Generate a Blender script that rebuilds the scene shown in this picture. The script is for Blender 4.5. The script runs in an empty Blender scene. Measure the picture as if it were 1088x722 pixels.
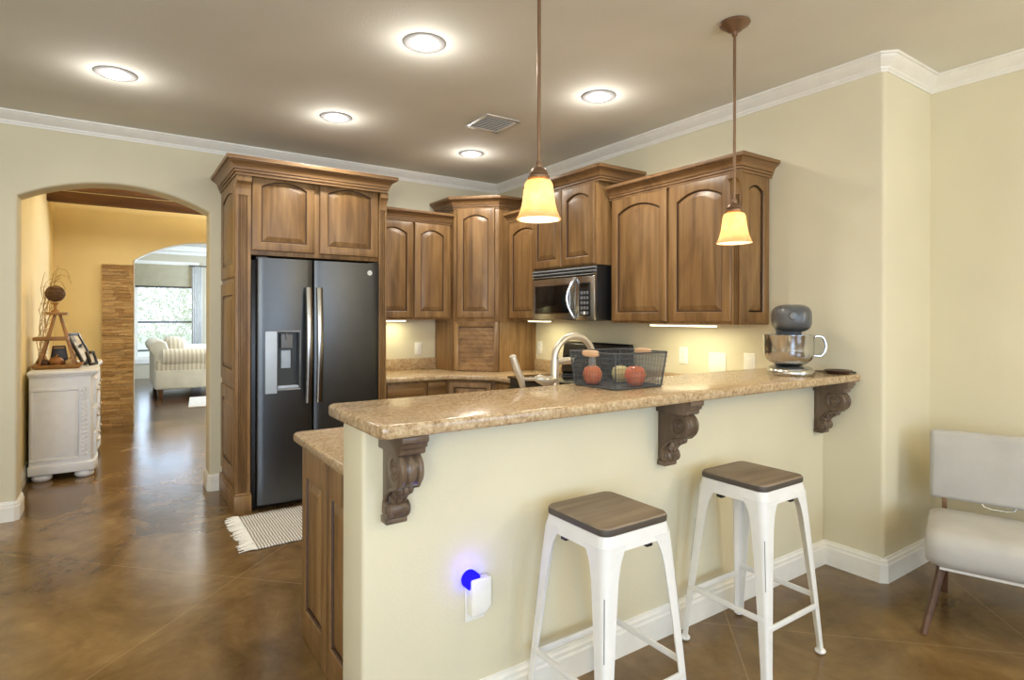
import bpy, bmesh, math, random
from mathutils import Vector, Matrix
rnd = random.Random(7)
PI = math.pi
SC = bpy.context.scene
COL = SC.collection

# ------------------------------------------------------------------ camera
FPX, YAW, ROLL, VS = 615.34, 0.5972, 0.0025, 25.1
cy_, sy_ = math.cos(YAW), math.sin(YAW)
F = Vector((sy_, cy_, 0)); Rr = Vector((cy_, -sy_, 0)); Uu = Vector((0, 0, 1))
R3 = Rr * math.cos(ROLL) + Uu * math.sin(ROLL)
U3 = Uu * math.cos(ROLL) - Rr * math.sin(ROLL)
cam_d = bpy.data.cameras.new('camera')
cam = bpy.data.objects.new('camera', cam_d); COL.objects.link(cam)
M = Matrix((R3, U3, -F)).transposed().to_4x4(); M.translation = (0, 0, 1.36)
cam.matrix_world = M
cam_d.sensor_width = 36.0; cam_d.sensor_fit = 'HORIZONTAL'
cam_d.lens = FPX / 1088 * 36.0
cam_d.shift_y = -VS / 1088
cam_d.clip_start = 0.05; cam_d.clip_end = 200
SC.camera = cam

# ------------------------------------------------------------------ render look
SC.view_settings.view_transform = 'Standard'
SC.view_settings.look = 'None'
SC.view_settings.gamma = 1.0
SC.view_settings.use_curve_mapping = False
SC.view_settings.exposure = 0.08
try:
    SC.cycles.max_bounces = 8; SC.cycles.diffuse_bounces = 5; SC.cycles.glossy_bounces = 4
    SC.cycles.transmission_bounces = 6; SC.cycles.transparent_max_bounces = 12
    SC.cycles.caustics_reflective = False; SC.cycles.caustics_refractive = False
    SC.cycles.sample_clamp_indirect = 6.0; SC.cycles.use_denoising = True
except Exception:
    pass

# ------------------------------------------------------------------ world and lights
W = bpy.data.worlds.new('world'); SC.world = W; W.use_nodes = True
bg = W.node_tree.nodes['Background']
bg.inputs[0].default_value = (0.80, 0.90, 1.0, 1); bg.inputs[1].default_value = 2.1

def lamp(name, kind, loc, energy, color=(1, 1, 1), rot=(0, 0, 0), size=None, size_y=None, **kw):
    d = bpy.data.lights.new(name, kind); d.energy = energy; d.color = color
    if kind == 'AREA':
        d.shape = 'RECTANGLE'; d.size = size; d.size_y = size_y or size
    elif size is not None:
        d.shadow_soft_size = size
    for k, v in kw.items(): setattr(d, k, v)
    o = bpy.data.objects.new(name, d); COL.objects.link(o)
    o.location = loc; o.rotation_euler = rot
    return o

DAY = (0.52, 0.72, 1.0)
WARM = (1.0, 0.82, 0.58)
# daylight through the dining-side windows behind the camera, and the living-room windows
lamp('window_daylight', 'AREA', (-1.2, -2.93, 1.35), 100, DAY, (PI/2, 0, 0), 2.2, 2.0)
lamp('window_daylight', 'AREA', (2.0, -2.93, 1.45), 50, DAY, (PI/2, 0, 0), 1.7, 1.6)
lamp('window_daylight', 'AREA', (-3.12, 1.2, 1.45), 12, (0.9, 0.95, 1.0), (PI/2, 0, -PI/2), 1.7, 1.6)
lamp('living_daylight', 'AREA', (0.87, 14.68, 1.45), 14, DAY, (-PI/2, 0, 0), 1.0, 1.9)
lamp('living_daylight', 'AREA', (4.9, 12.0, 1.5), 320, DAY, (PI/2, 0, PI/2), 2.4, 1.8)
# hall ceiling lamps (out of frame above the beams)
lamp('hall_lamp', 'POINT', (0.75, 6.3, 2.75), 60, (1.0, 0.94, 0.80), size=0.12)
lamp('hall_lamp', 'POINT', (1.9, 7.6, 2.75), 60, (1.0, 0.94, 0.80), size=0.12)
lamp('living_fill', 'POINT', (1.5, 11.3, 2.6), 70, (1.0, 0.97, 0.92), size=0.15)  # unseen point light added to brighten the living room
# unseen warm fill lights behind the camera, added to light walls and ceiling
lamp('warm_wall_fill', 'POINT', (2.7, -0.9, 2.0), 45, (1.0, 0.79, 0.47), size=0.25)
lamp('room_fill', 'POINT', (-1.2, -1.2, 1.7), 92, (1.0, 0.86, 0.58), size=0.3)

# ------------------------------------------------------------------ helpers
def nrm(v): return Vector(v).normalized()

class MB:
    def __init__(s): s.v = []; s.f = []; s.m = []
    def add(s, vs, fs, m=0):
        b = len(s.v); s.v += [tuple(x) for x in vs]
        s.f += [tuple(b + i for i in f) for f in fs]; s.m += [m] * len(fs); return s
    def box(s, x0, x1, y0, y1, z0, z1, m=0):
        vs = [(x, y, z) for z in (z0, z1) for y in (y0, y1) for x in (x0, x1)]
        return s.add(vs, [(0, 2, 3, 1), (4, 5, 7, 6), (0, 1, 5, 4), (2, 6, 7, 3), (0, 4, 6, 2), (1, 3, 7, 5)], m)
    def obox(s, c, u, v, w, m=0):
        c = Vector(c); u, v, w = Vector(u), Vector(v), Vector(w)
        vs = [c + u * a + v * b + w * d for d in (-1, 1) for b in (-1, 1) for a in (-1, 1)]
        return s.add(vs, [(0, 2, 3, 1), (4, 5, 7, 6), (0, 1, 5, 4), (2, 6, 7, 3), (0, 4, 6, 2), (1, 3, 7, 5)], m)
    def loft(s, rings, closed=True, cap0=True, cap1=True, m=0):
        n = len(rings[0]); vs = [p for r in rings for p in r]; fs = []
        for i in range(len(rings) - 1):
            for j in range(n if closed else n - 1):
                k = (j + 1) % n
                fs.append((i * n + j, i * n + k, (i + 1) * n + k, (i + 1) * n + j))
        if cap0: fs.append(tuple(range(n - 1, -1, -1)))
        if cap1: fs.append(tuple((len(rings) - 1) * n + j for j in range(n)))
        return s.add(vs, fs, m)
    def prism(s, poly, axis, a, b, m=0):
        def P(p, t):
            return {'x': (t, p[0], p[1]), 'y': (p[0], t, p[1]), 'z': (p[0], p[1], t)}[axis]
        return s.loft([[P(p, a) for p in poly], [P(p, b) for p in poly]], m=m)
    def lathe(s, prof, c=(0, 0, 0), n=28, axis='z', m=0, arc=None):
        rings = []
        for r, z in prof:
            ring = []
            for i in range(n):
                t = 2 * PI * i / n; x, y = r * math.cos(t), r * math.sin(t)
                p = {'z': (x, y, z), 'x': (z, x, y), 'y': (y, z, x)}[axis]
                ring.append((c[0] + p[0], c[1] + p[1], c[2] + p[2]))
            rings.append(ring)
        return s.loft(rings, True, prof[0][0] > 1e-6, prof[-1][0] > 1e-6, m)
    def tube(s, path, r, n=10, caps=True, m=0, closed=False):
        P = [Vector(p) for p in path]; k = len(P)
        rs = r if isinstance(r, (list, tuple)) else [r] * k
        def tan(i):
            if closed: return (P[(i + 1) % k] - P[i - 1]).normalized()
            return (P[min(i + 1, k - 1)] - P[max(i - 1, 0)]).normalized()
        t = tan(0); a = Vector((0, 0, 1)) if abs(t.z) < .9 else Vector((1, 0, 0))
        nn = (a - t * a.dot(t)).normalized(); rings = []
        for i in range(k):
            t = tan(i); nn = (nn - t * nn.dot(t)).normalized(); bb = t.cross(nn)
            rings.append([P[i] + (nn * math.cos(2 * PI * j / n) + bb * math.sin(2 * PI * j / n)) * rs[i] for j in range(n)])
        if closed: rings.append(rings[0]); caps = False
        return s.loft(rings, True, caps, caps, m)
    def ell(s, c, r, nu=20, nv=12, pw=1.0, m=0):
        def sp(x): return math.copysign(abs(x) ** pw, x)
        rings = []
        for i in range(1, nv):
            ph = -PI / 2 + PI * i / nv
            rings.append([(c[0] + r[0] * sp(math.cos(ph)) * sp(math.cos(2 * PI * j / nu)),
                           c[1] + r[1] * sp(math.cos(ph)) * sp(math.sin(2 * PI * j / nu)),
                           c[2] + r[2] * sp(math.sin(ph))) for j in range(nu)])
        return s.loft(rings, True, True, True, m)
    def build(s, name, mats, parent=None, bevel=0, seg=2, ang=32, flat=False, solid=0, weld=True, at=None, bang=40):
        bm = bmesh.new(); vs = [bm.verts.new(p) for p in s.v]
        for f, m in zip(s.f, s.m):
            try:
                q = bm.faces.new([vs[i] for i in f]); q.material_index = m; q.smooth = not flat
            except ValueError: pass
        if weld: bmesh.ops.remove_doubles(bm, verts=bm.verts, dist=1e-5)
        bmesh.ops.recalc_face_normals(bm, faces=bm.faces)
        if bevel:
            es = [e for e in bm.edges if len(e.link_faces) == 2 and e.calc_face_angle(0) > math.radians(bang)]
            bmesh.ops.bevel(bm, geom=es, offset=bevel, segments=seg, affect='EDGES', clamp_overlap=True, profile=0.5)
            for q in bm.faces: q.smooth = not flat
        me = bpy.data.meshes.new(name)
        if parent is not None: o0 = Vector(ORG[parent.name])
        elif at is not None: o0 = Vector(at)
        else:
            xs = [v.co for v in bm.verts]
            lo = [min(c[i] for c in xs) for i in range(3)]; hi = [max(c[i] for c in xs) for i in range(3)]
            o0 = Vector(((lo[0] + hi[0]) / 2, (lo[1] + hi[1]) / 2, lo[2]))
        bmesh.ops.translate(bm, verts=bm.verts, vec=-o0)
        bm.to_mesh(me); bm.free()
        if not flat: me.set_sharp_from_angle(angle=math.radians(ang))
        for m in (mats if isinstance(mats, (list, tuple)) else [mats]): me.materials.append(m)
        o = bpy.data.objects.new(name, me); COL.objects.link(o)
        if parent is not None: o.parent = parent
        else: o.location = o0
        ORG[o.name] = tuple(o0)
        if solid:
            md = o.modifiers.new('thickness', 'SOLIDIFY'); md.thickness = solid; md.offset = 0
        return o
ORG = {}

def tag(o, label=None, cat=None, group=None, kind=None):
    if label: o['label'] = label
    if cat: o['category'] = cat
    if group: o['group'] = group
    if kind: o['kind'] = kind
    return o
def thing(name, label, cat, loc, group=None, rz=0):
    o = bpy.data.objects.new(name, None); COL.objects.link(o)
    o.location = loc; o.empty_display_size = 0.1
    ORG[o.name] = (0, 0, 0) if rz is None else tuple(loc)
    return tag(o, label, cat, group)
def local_thing(name, label, cat, loc, rz=0, group=None):     # parts are modelled round the thing's own base point
    o = thing(name, label, cat, loc, group, None); o.rotation_euler = (0, 0, rz); return o
def struct(o): o['kind'] = 'structure'; return o
def dup(root, loc, label, rz=None):
    c = root.copy(); COL.objects.link(c); c.location = loc; c['label'] = label
    if rz is not None: c.rotation_euler.z = rz
    for ch in list(root.children):
        d = ch.copy(); COL.objects.link(d); d.parent = c
        for g in list(ch.children):
            e = g.copy(); COL.objects.link(e); e.parent = d
    return c

# ------------------------------------------------------------------ materials
def s2l(c):
    return tuple(((x / 255) / 12.92 if x <= 10 else (((x / 255) + .055) / 1.055) ** 2.4) for x in c)
class NT:
    def __init__(s, name):
        s.m = bpy.data.materials.new(name); s.m.use_nodes = True
        s.t = s.m.node_tree; s.b = s.t.nodes['Principled BSDF']; s.o = s.t.nodes['Material Output']
    def n(s, ty, **kw):
        x = s.t.nodes.new(ty)
        for k, v in kw.items():
            if hasattr(x, k) and not k[0].isupper(): setattr(x, k, v)
            else: x.inputs[k].default_value = v
        return x
    def l(s, a, b): s.t.links.new(a, b)
    def coords(s, scale=(1, 1, 1), rand=True):
        tc = s.n('ShaderNodeTexCoord'); mp = s.n('ShaderNodeMapping'); mp.inputs['Scale'].default_value = scale
        s.l(tc.outputs['Object'], mp.inputs['Vector'])
        if rand:
            oi = s.n('ShaderNodeObjectInfo'); mu = s.n('ShaderNodeMath', operation='MULTIPLY'); mu.inputs[1].default_value = 37.0
            s.l(oi.outputs['Random'], mu.inputs[0]); s.l(mu.outputs[0], mp.inputs['Location'])
        return mp.outputs['Vector']
    def noise(s, vec, scale, detail=4, rough=.55, dist=0.0):
        x = s.n('ShaderNodeTexNoise'); x.inputs['Scale'].default_value = scale
        x.inputs['Detail'].default_value = detail; x.inputs['Roughness'].default_value = rough
        x.inputs['Distortion'].default_value = dist; s.l(vec, x.inputs['Vector']); return x.outputs['Fac']
    def ramp(s, fac, stops):
        x = s.n('ShaderNodeValToRGB'); e = x.color_ramp.elements
        while len(e) < len(stops): e.new(0.5)
        for q, (p, c) in zip(e, stops): q.position = p; q.color = (*s2l(c), 1)
        s.l(fac, x.inputs['Fac']); return x.outputs['Color']
    def mix(s, a, b, fac, mode='MIX'):
        x = s.n('ShaderNodeMix', data_type='RGBA', blend_type=mode)
        for sock, v in ((x.inputs[6], a), (x.inputs[7], b), (x.inputs[0], fac)):
            if hasattr(v, 'links'): s.l(v, sock)
            else: sock.default_value = v
        return x.outputs[2]
    def bump(s, h, strength=.2, dist=.01):
        x = s.n('ShaderNodeBump'); x.inputs['Strength'].default_value = strength; x.inputs['Distance'].default_value = dist
        s.l(h, x.inputs['Height']); s.l(x.outputs['Normal'], s.b.inputs['Normal']); return x
    def set(s, **kw):
        for k, v in kw.items():
            k = k.replace('_', ' ')
            if hasattr(v, 'links'): s.l(v, s.b.inputs[k])
            else: s.b.inputs[k].default_value = v
        return s.m

def plain(name, c, rough=.5, metal=0, **kw):
    t = NT(name); v = t.coords(); f = t.noise(v, 14, 3)
    col = t.ramp(f, [(.3, tuple(max(0, x * .985) for x in c)), (.7, tuple(min(255, x * 1.012) for x in c))])
    return t.set(Base_Color=col, Roughness=rough, Metallic=metal, **kw)
def paint(name, c, bump=.12, scale=120, rough=.7):
    t = NT(name); v = t.coords(rand=False); f = t.noise(v, scale, 3); g = t.noise(v, 1.3, 2)
    col = t.ramp(g, [(.3, tuple(x * .975 for x in c)), (.7, tuple(min(255, x * 1.02) for x in c))])
    t.bump(f, bump, .006)
    return t.set(Base_Color=col, Roughness=rough)
def wood(name, cd, cm, cl, axis=2, rough=.38, s=16, blotch=True):
    t = NT(name); sc = [1, 1, 1]; sc[axis] = .07; v = t.coords(tuple(sc))
    f = t.noise(v, s, 6, .62, .6)
    col = t.ramp(f, [(.26, cd), (.48, cm), (.74, cl)])
    if blotch:
        sc2 = [1, 1, 1]; sc2[axis] = .35
        g = t.noise(t.coords(tuple(sc2)), 5.0, 3, .55, .8)
        gc = t.ramp(g, [(.3, (176, 166, 158)), (.6, (255, 255, 255))])
        col = t.mix(col, gc, .55, 'MULTIPLY')
    t.bump(f, .06, .004)
    return t.set(Base_Color=col, Roughness=rough, Specular_IOR_Level=.45)

M_wall = paint('cream_wall_paint', (221, 213, 185))
M_wallR = M_wall
M_hall = paint('yellow_wall_paint', (240, 220, 164))
M_living = paint('beige_wall_paint', (200, 190, 165))
M_ceil = paint('taupe_ceiling_paint', (224, 221, 209), .35, 90, .85)
M_trim = plain('white_trim_paint', (236, 233, 224), .35)
M_wood = wood('stained_alder', (102, 74, 43), (138, 104, 64), (164, 130, 86))
M_woodX = wood('stained_alder_across', (102, 74, 43), (138, 104, 64), (164, 130, 86), 0)
M_woodcr = wood('stained_alder_moulding', (102, 74, 46), (131, 98, 63), (150, 117, 80), 0, .35, 10, False)
M_groove = plain('dark_groove_tone', (78, 52, 30), .45)  # darker brown on door grooves and one face of each flute
M_dark = wood('walnut_corbel', (74, 60, 48), (104, 86, 70), (130, 111, 94), 2, .32, 12)
M_beam = wood('dark_beam_wood', (60, 36, 16), (98, 62, 30), (120, 80, 42), 0, .5, 10)

def granite(name):
    t = NT(name); v = t.coords(rand=False)
    f = t.noise(v, 75, 5, .7); col = t.ramp(f, [(.30, (122, 98, 70)), (.44, (182, 156, 120)), (.58, (204, 182, 148)), (.74, (226, 210, 182))])
    vo = t.n('ShaderNodeTexVoronoi'); vo.inputs['Scale'].default_value = 160; t.l(v, vo.inputs['Vector'])
    sp = t.ramp(vo.outputs['Distance'], [(.10, (120, 92, 66)), (.24, (255, 255, 255))])
    col = t.mix(col, sp, .45, 'MULTIPLY')
    g = t.noise(v, 22, 3); gc = t.ramp(g, [(.35, (226, 212, 192)), (.65, (255, 255, 255))])
    col = t.mix(col, gc, .7, 'MULTIPLY')
    return t.set(Base_Color=col, Roughness=.22, Specular_IOR_Level=.5)
M_gran = granite('beige_granite')

def floor_mat():
    t = NT('stained_concrete'); v = t.coords(rand=False)
    f = t.noise(v, 1.6, 7, .62, .9); col = t.ramp(f, [(.28, (80, 60, 36)), (.46, (116, 91, 56)), (.62, (141, 114, 73)), (.80, (168, 143, 100))])
    g = t.noise(v, 9, 6, .7, .4); gc = t.ramp(g, [(.3, (214, 204, 190)), (.7, (255, 255, 255))])
    col = t.mix(col, gc, .8, 'MULTIPLY')
    # saw-cut control joints, a diagonal grid
    sx = t.n('ShaderNodeSeparateXYZ'); t.l(v, sx.inputs[0]); lines = []
    for sign, off in ((1, .62), (-1, .25)):
        m1 = t.n('ShaderNodeMath', operation='MULTIPLY_ADD'); t.l(sx.outputs[1], m1.inputs[0]); m1.inputs[1].default_value = sign; t.l(sx.outputs[0], m1.inputs[2])
        m2 = t.n('ShaderNodeMath', operation='MULTIPLY_ADD'); t.l(m1.outputs[0], m2.inputs[0]); m2.inputs[1].default_value = 1 / 1.72; m2.inputs[2].default_value = off
        m3 = t.n('ShaderNodeMath', operation='FRACT'); t.l(m2.outputs[0], m3.inputs[0])
        m4 = t.n('ShaderNodeMath', operation='LESS_THAN'); t.l(m3.outputs[0], m4.inputs[0]); m4.inputs[1].default_value = .0026
        lines.append(m4.outputs[0])
    mx = t.n('ShaderNodeMath', operation='MAXIMUM'); t.l(lines[0], mx.inputs[0]); t.l(lines[1], mx.inputs[1])
    fa = t.n('ShaderNodeMath', operation='MULTIPLY'); t.l(mx.outputs[0], fa.inputs[0]); fa.inputs[1].default_value = .55
    col = t.mix(col, (*s2l((176, 150, 108)), 1), fa.outputs[0])
    r = t.n('ShaderNodeMapRange'); t.l(f, r.inputs[0]); r.inputs[3].default_value = .12; r.inputs[4].default_value = .24
    t.bump(t.noise(v, 3.5, 3), .10, .02)
    return t.set(Base_Color=col, Roughness=r.outputs[0], Specular_IOR_Level=.55)
M_floor = floor_mat()
M_floor2 = wood('dark_wood_floor', (48, 30, 18), (74, 48, 30), (92, 62, 40), 1, .18, 9)
M_blkst = plain('black_stainless', (90, 91, 92), .33, .92)
M_blkhandle = plain('brushed_dark_steel', (168, 166, 162), .22, 1)
M_steel = plain('brushed_steel', (190, 188, 182), .26, 1)
M_chrome = plain('polished_steel', (200, 200, 200), .16, 1)
M_nickel = plain('satin_nickel', (214, 206, 190), .34, .75)
M_black = plain('black_plastic', (22, 22, 23), .35)
M_bglass = plain('black_glass', (16, 18, 17), .06)
M_ring = plain('light_trim_metal', (150, 148, 146), .4)
M_liner = plain('dark_grey_liner', (62, 64, 66), .35)
M_grey = plain('grey_plastic', (120, 122, 124), .4)
M_lgrey = plain('light_grey_plastic', (188, 200, 214), .35)
M_white = plain('white_plastic', (240, 238, 230), .35)
M_wmetal = plain('white_powder_coat', (232, 231, 228), .35)
M_bronze = plain('oil_rubbed_bronze', (138, 110, 86), .38, .7)
M_stoolseat = wood('weathered_seat_wood', (96, 83, 70), (138, 121, 102), (164, 146, 124), 0, .5, 14)
M_stooledge = plain('seat_edge_stain', (78, 70, 62), .5)
M_cabwhite = plain('white_cabinet_paint', (236, 240, 247), .4)
M_deco = wood('honey_wood', (128, 88, 42), (168, 122, 66), (190, 146, 88), 0, .45, 12)
M_ball = plain('woven_brown_ball', (98, 68, 42), .6)
M_grip = plain('pale_wood_grip', (206, 168, 132), .5)
M_knot = plain('polished_brown_gourd', (146, 96, 48), .35)
M_gourd2 = plain('pale_gourd', (196, 164, 112), .4)
M_frame = plain('dark_frame', (48, 40, 36), .4)
M_mixer = plain('dark_grey_enamel', (84, 86, 88), .28)
M_dish = plain('dark_brown_ceramic', (70, 46, 38), .25)
M_wire = plain('dark_wire', (78, 80, 82), .45, .4)
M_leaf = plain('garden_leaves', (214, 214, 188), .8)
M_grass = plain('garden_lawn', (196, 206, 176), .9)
M_redwood = wood('chair_leg_wood', (62, 40, 28), (96, 66, 46), (112, 80, 58), 2, .4)
M_twig = plain('dry_twig', (188, 156, 96), .7)

def fabric(name, c, c2=None, scale=420, stripes=None):
    t = NT(name); v = t.coords(rand=False); f = t.noise(v, scale, 2); g = t.noise(v, 7, 4)
    col = t.ramp(g, [(.3, tuple(x * .94 for x in c)), (.7, c)])
    if stripes:
        wv = t.n('ShaderNodeTexWave', bands_direction=stripes[0]); wv.inputs['Scale'].default_value = stripes[1]
        wv.inputs['Distortion'].default_value = stripes[2]; wv.inputs['Detail'].default_value = 2
        t.l(v, wv.inputs['Vector'])
        fa = t.ramp(wv.outputs['Fac'], [(.42, (0, 0, 0)), (.60, (255, 255, 255))])
        col = t.mix(col, (*s2l(c2), 1), fa)
    t.bump(f, .3, .003)
    return t.set(Base_Color=col, Roughness=.92, Specular_IOR_Level=.15, Sheen_Weight=.2)
M_chair = fabric('light_grey_velvet', (184, 181, 175))
M_sofa = fabric('cream_sofa_cloth', (226, 220, 206))
M_sofas = fabric('striped_sofa_cloth', (228, 221, 206), (196, 184, 164), 420, ('X', 5.0, 1.0))
M_rug = fabric('striped_cotton_rug', (226, 222, 212), (136, 126, 116), 300, ('X', 19, 2.0))
M_fringe = plain('cotton_fringe', (232, 229, 220), .9)
M_rug2 = fabric('pale_rug', (214, 206, 196))
M_shade_cl = fabric('beige_shade_cloth', (186, 176, 148))
M_curtain = fabric('white_curtain_cloth', (240, 240, 238))

def emit(name, c, st):
    t = NT(name); v = t.coords(); f = t.noise(v, 30, 1)
    e = t.n('ShaderNodeEmission'); e.inputs['Strength'].default_value = st
    col = t.ramp(f, [(.2, tuple(x * .97 for x in c)), (.8, c)]); t.l(col, e.inputs['Color'])
    t.l(e.outputs[0], t.o.inputs['Surface']); return t.m
M_lens = emit('lit_lamp_lens', (255, 250, 240), 9.0)
M_tubel = emit('lit_under_cabinet_lens', (255, 240, 200), 4.0)
M_blue = emit('lit_blue_lens', (12, 8, 255), 7.0)
M_bulb = emit('lit_bulb', (255, 236, 196), 30.0)

def glass_mat(name, c=(255, 255, 255), tr=.85):
    t = NT(name); tb = t.n('ShaderNodeBsdfTransparent'); mx = t.n('ShaderNodeMixShader')
    tb.inputs[0].default_value = (*s2l(c), 1); mx.inputs[0].default_value = tr
    t.set(Base_Color=(*s2l((200, 210, 215)), 1), Roughness=.03)
    t.l(t.b.outputs[0], mx.inputs[1]); t.l(tb.outputs[0], mx.inputs[2]); t.l(mx.outputs[0], t.o.inputs['Surface']); return t.m
M_pane = glass_mat('window_glass', (250, 252, 255), .94)
M_mesh = glass_mat('fine_wire_mesh', (214, 215, 218), .95)

def amber():
    t = NT('amber_glass'); v = t.coords(); f = t.noise(v, 22, 4, .6, 1.0)
    col = t.ramp(f, [(.3, (250, 218, 166)), (.7, (255, 236, 206))])
    tr = t.n('ShaderNodeBsdfTranslucent'); mx = t.n('ShaderNodeMixShader'); mx.inputs[0].default_value = .72
    t.l(col, tr.inputs[0]); t.set(Base_Color=col, Roughness=.3)
    t.l(t.b.outputs[0], mx.inputs[1]); t.l(tr.outputs[0], mx.inputs[2]); t.l(mx.outputs[0], t.o.inputs['Surface']); return t.m
M_amber = amber()

def stone_mat():
    t = NT('stacked_ledge_stone'); v = t.coords((1, 1, 1.8), False)
    gi = t.n('ShaderNodeNewGeometry')
    col = t.ramp(gi.outputs['Random Per Island'], [(.0, (160, 126, 82)), (.4, (188, 154, 106)), (.75, (206, 174, 126)), (1, (176, 146, 106))])
    f = t.noise(v, 26, 5, .7); fc = t.ramp(f, [(.3, (206, 198, 188)), (.6, (255, 255, 255))])
    col = t.mix(col, fc, .8, 'MULTIPLY'); t.bump(f, .4, .008)
    return t.set(Base_Color=col, Roughness=.85)
M_stone = stone_mat()

def apple_mat(name, c1, c2):
    t = NT(name); v = t.coords((1, 1, .35)); f = t.noise(v, 20, 4)
    return t.set(Base_Color=t.ramp(f, [(.35, c1), (.7, c2)]), Roughness=.3)
M_apple = apple_mat('red_apple_skin', (234, 98, 54), (246, 150, 96))
M_apple2 = apple_mat('green_apple_skin', (222, 206, 136), (238, 226, 168))
M_stem = plain('apple_stem', (180, 140, 80), .7)

# ------------------------------------------------------------------ dimensions (metres)
YW, XW, ZC = 5.027, 3.241, 2.705       # back wall, right wall, ceiling
XJ, YJ = 3.795, 1.378                  # set-back wall, corner
YH = 1.682; XE = 0.605                 # half wall front face and free end
ZB, ZL = 1.062, 0.86                   # bar top, counter top
XL, YF = -3.2, -3.0                    # unseen sides of the room

# ------------------------------------------------------------------ structure
struct(MB().box(XL - .2, 4.2, YF - .2, 8.70, -.08, 0).build('floor', M_floor))
struct(MB().box(-2.2, 5.2, 8.70, 15.2, -.08, 0).build('floor', M_floor2))
struct(MB().box(XL - .2, 4.2, YF - .2, YW + .05, ZC, ZC + .1).build('ceiling', M_ceil))
def arch_pts(x0, x1, zs, za, n=24):
    pts = []
    c = (x1 - x0) / 2; s = za - zs; r = (c * c + s * s) / (2 * s); zc = za - r; xc = (x0 + x1) / 2
    a0 = math.asin(c / r)
    for i in range(n + 1):
        a = -a0 + 2 * a0 * i / n; pts.append((xc + r * math.sin(a), zc + r * math.cos(a)))
    return pts
AX0, AX1 = -0.556, 0.585
pl = [(XL - .2, 0), (AX0, 0)] + arch_pts(AX0, AX1, 2.155, 2.30) + [(AX1, 0), (4.0, 0), (4.0, ZC), (XL - .2, ZC)]
struct(MB().prism(pl, 'y', YW, YW + .22).build('wall_back', M_wall, bevel=.018, seg=3, bang=75))
struct(MB().prism([(XW, YW), (XW, YJ), (4.2, YJ), (4.2, YW)], 'z', 0, ZC).build('wall_right', M_wallR, bevel=.02, seg=4, bang=75))
struct(MB().box(XJ, XJ + .15, YF - .2, YJ, 0, ZC).build('wall_side', M_wallR))
# unseen sides with their window openings
def wall_hole(name, axis, p, th, a0, a1, hole, mat):
    h0, h1, z0, z1 = hole; mb = MB()
    for (u0, u1, w0, w1) in ((a0, h0, 0, ZC), (h1, a1, 0, ZC), (h0, h1, 0, z0), (h0, h1, z1, ZC)):
        if w1 - w0 < 1e-3: continue
        if axis == 'y': mb.box(u0, u1, p, p + th, w0, w1)
        else: mb.box(p, p + th, u0, u1, w0, w1)
    return struct(mb.build(name, mat))
mbw = MB()
for (u0, u1, w0, w1) in ((XL - .2, -2.3, 0, ZC), (-.1, 1.15, 0, ZC), (2.85, XJ, 0, ZC), (-2.3, -.1, 0, .35), (-2.3, -.1, 2.35, ZC), (1.15, 2.85, 0, .65), (1.15, 2.85, 2.25, ZC)):
    mbw.box(u0, u1, YF - .15, YF, w0, w1)
struct(mbw.build('wall_front', M_wallR))
wall_hole('wall_left', 'x', XL - .15, .15, YF, YW, (.35, 2.05, .65, 2.25), M_wall)
def window(n, axis, p, a0, a1, z0, z1, mull=1, rail=None, fr=.06, d=.06):
    mb = MB()
    def bx(u0, u1, w0, w1, dd=d):
        if axis == 'y': mb.box(u0, u1, p - dd / 2, p + dd / 2, w0, w1)
        else: mb.box(p - dd / 2, p + dd / 2, u0, u1, w0, w1)
    bx(a0, a0 + fr, z0, z1); bx(a1 - fr, a1, z0, z1); bx(a0 + fr, a1 - fr, z0, z0 + fr); bx(a0 + fr, a1 - fr, z1 - fr, z1)
    for k in range(1, mull): u = a0 + (a1 - a0) * k / mull; bx(u - fr / 2, u + fr / 2, z0 + fr, z1 - fr, d * .9)
    o = struct(mb.build('window_%d' % n, M_trim))
    g = MB()
    if axis == 'y': g.box(a0 + fr, a1 - fr, p - .004, p + .004, z0 + fr, z1 - fr)
    else: g.box(p - .004, p + .004, a0 + fr, a1 - fr, z0 + fr, z1 - fr)
    g.build('pane', M_pane, o)
    if rail is not None:
        r = MB()
        for zz in rail: r.box(a0 + fr, a1 - fr, p - .035, p + .02, zz - .022, zz + .022)
        r.build('sash_rail', M_grey, o)
    return o
window(2, 'y', YF - .08, -2.3, -.1, .35, 2.35, 2)
window(3, 'y', YF - .08, 1.15, 2.85, .65, 2.25, 2)
window(4, 'x', XL - .08, .35, 2.05, .65, 2.25, 2)

# hall behind the arch
YH2 = 8.68
struct(MB().box(-.78, -.63, YW + .22, YH2, 0, 3.15).build('wall_hall_left', M_hall))
struct(MB().box(3.6, 3.75, YW + .22, YH2, 0, 3.15).build('wall_hall_right', M_hall))
struct(MB().box(-.78, 3.75, YW + .05, YH2 + .2, 3.0, 3.12).build('ceiling_hall', M_hall))
pl = [(-.78, 0), (.16, 0)] + arch_pts(.16, 1.85, 2.055, 2.33) + [(1.85, 0), (3.75, 0), (3.75, 3.1), (-.78, 3.1)]
struct(MB().prism(pl, 'y', YH2, YH2 + .14).build('wall_hall_far', M_hall, bevel=.012, seg=2, bang=75))
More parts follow.
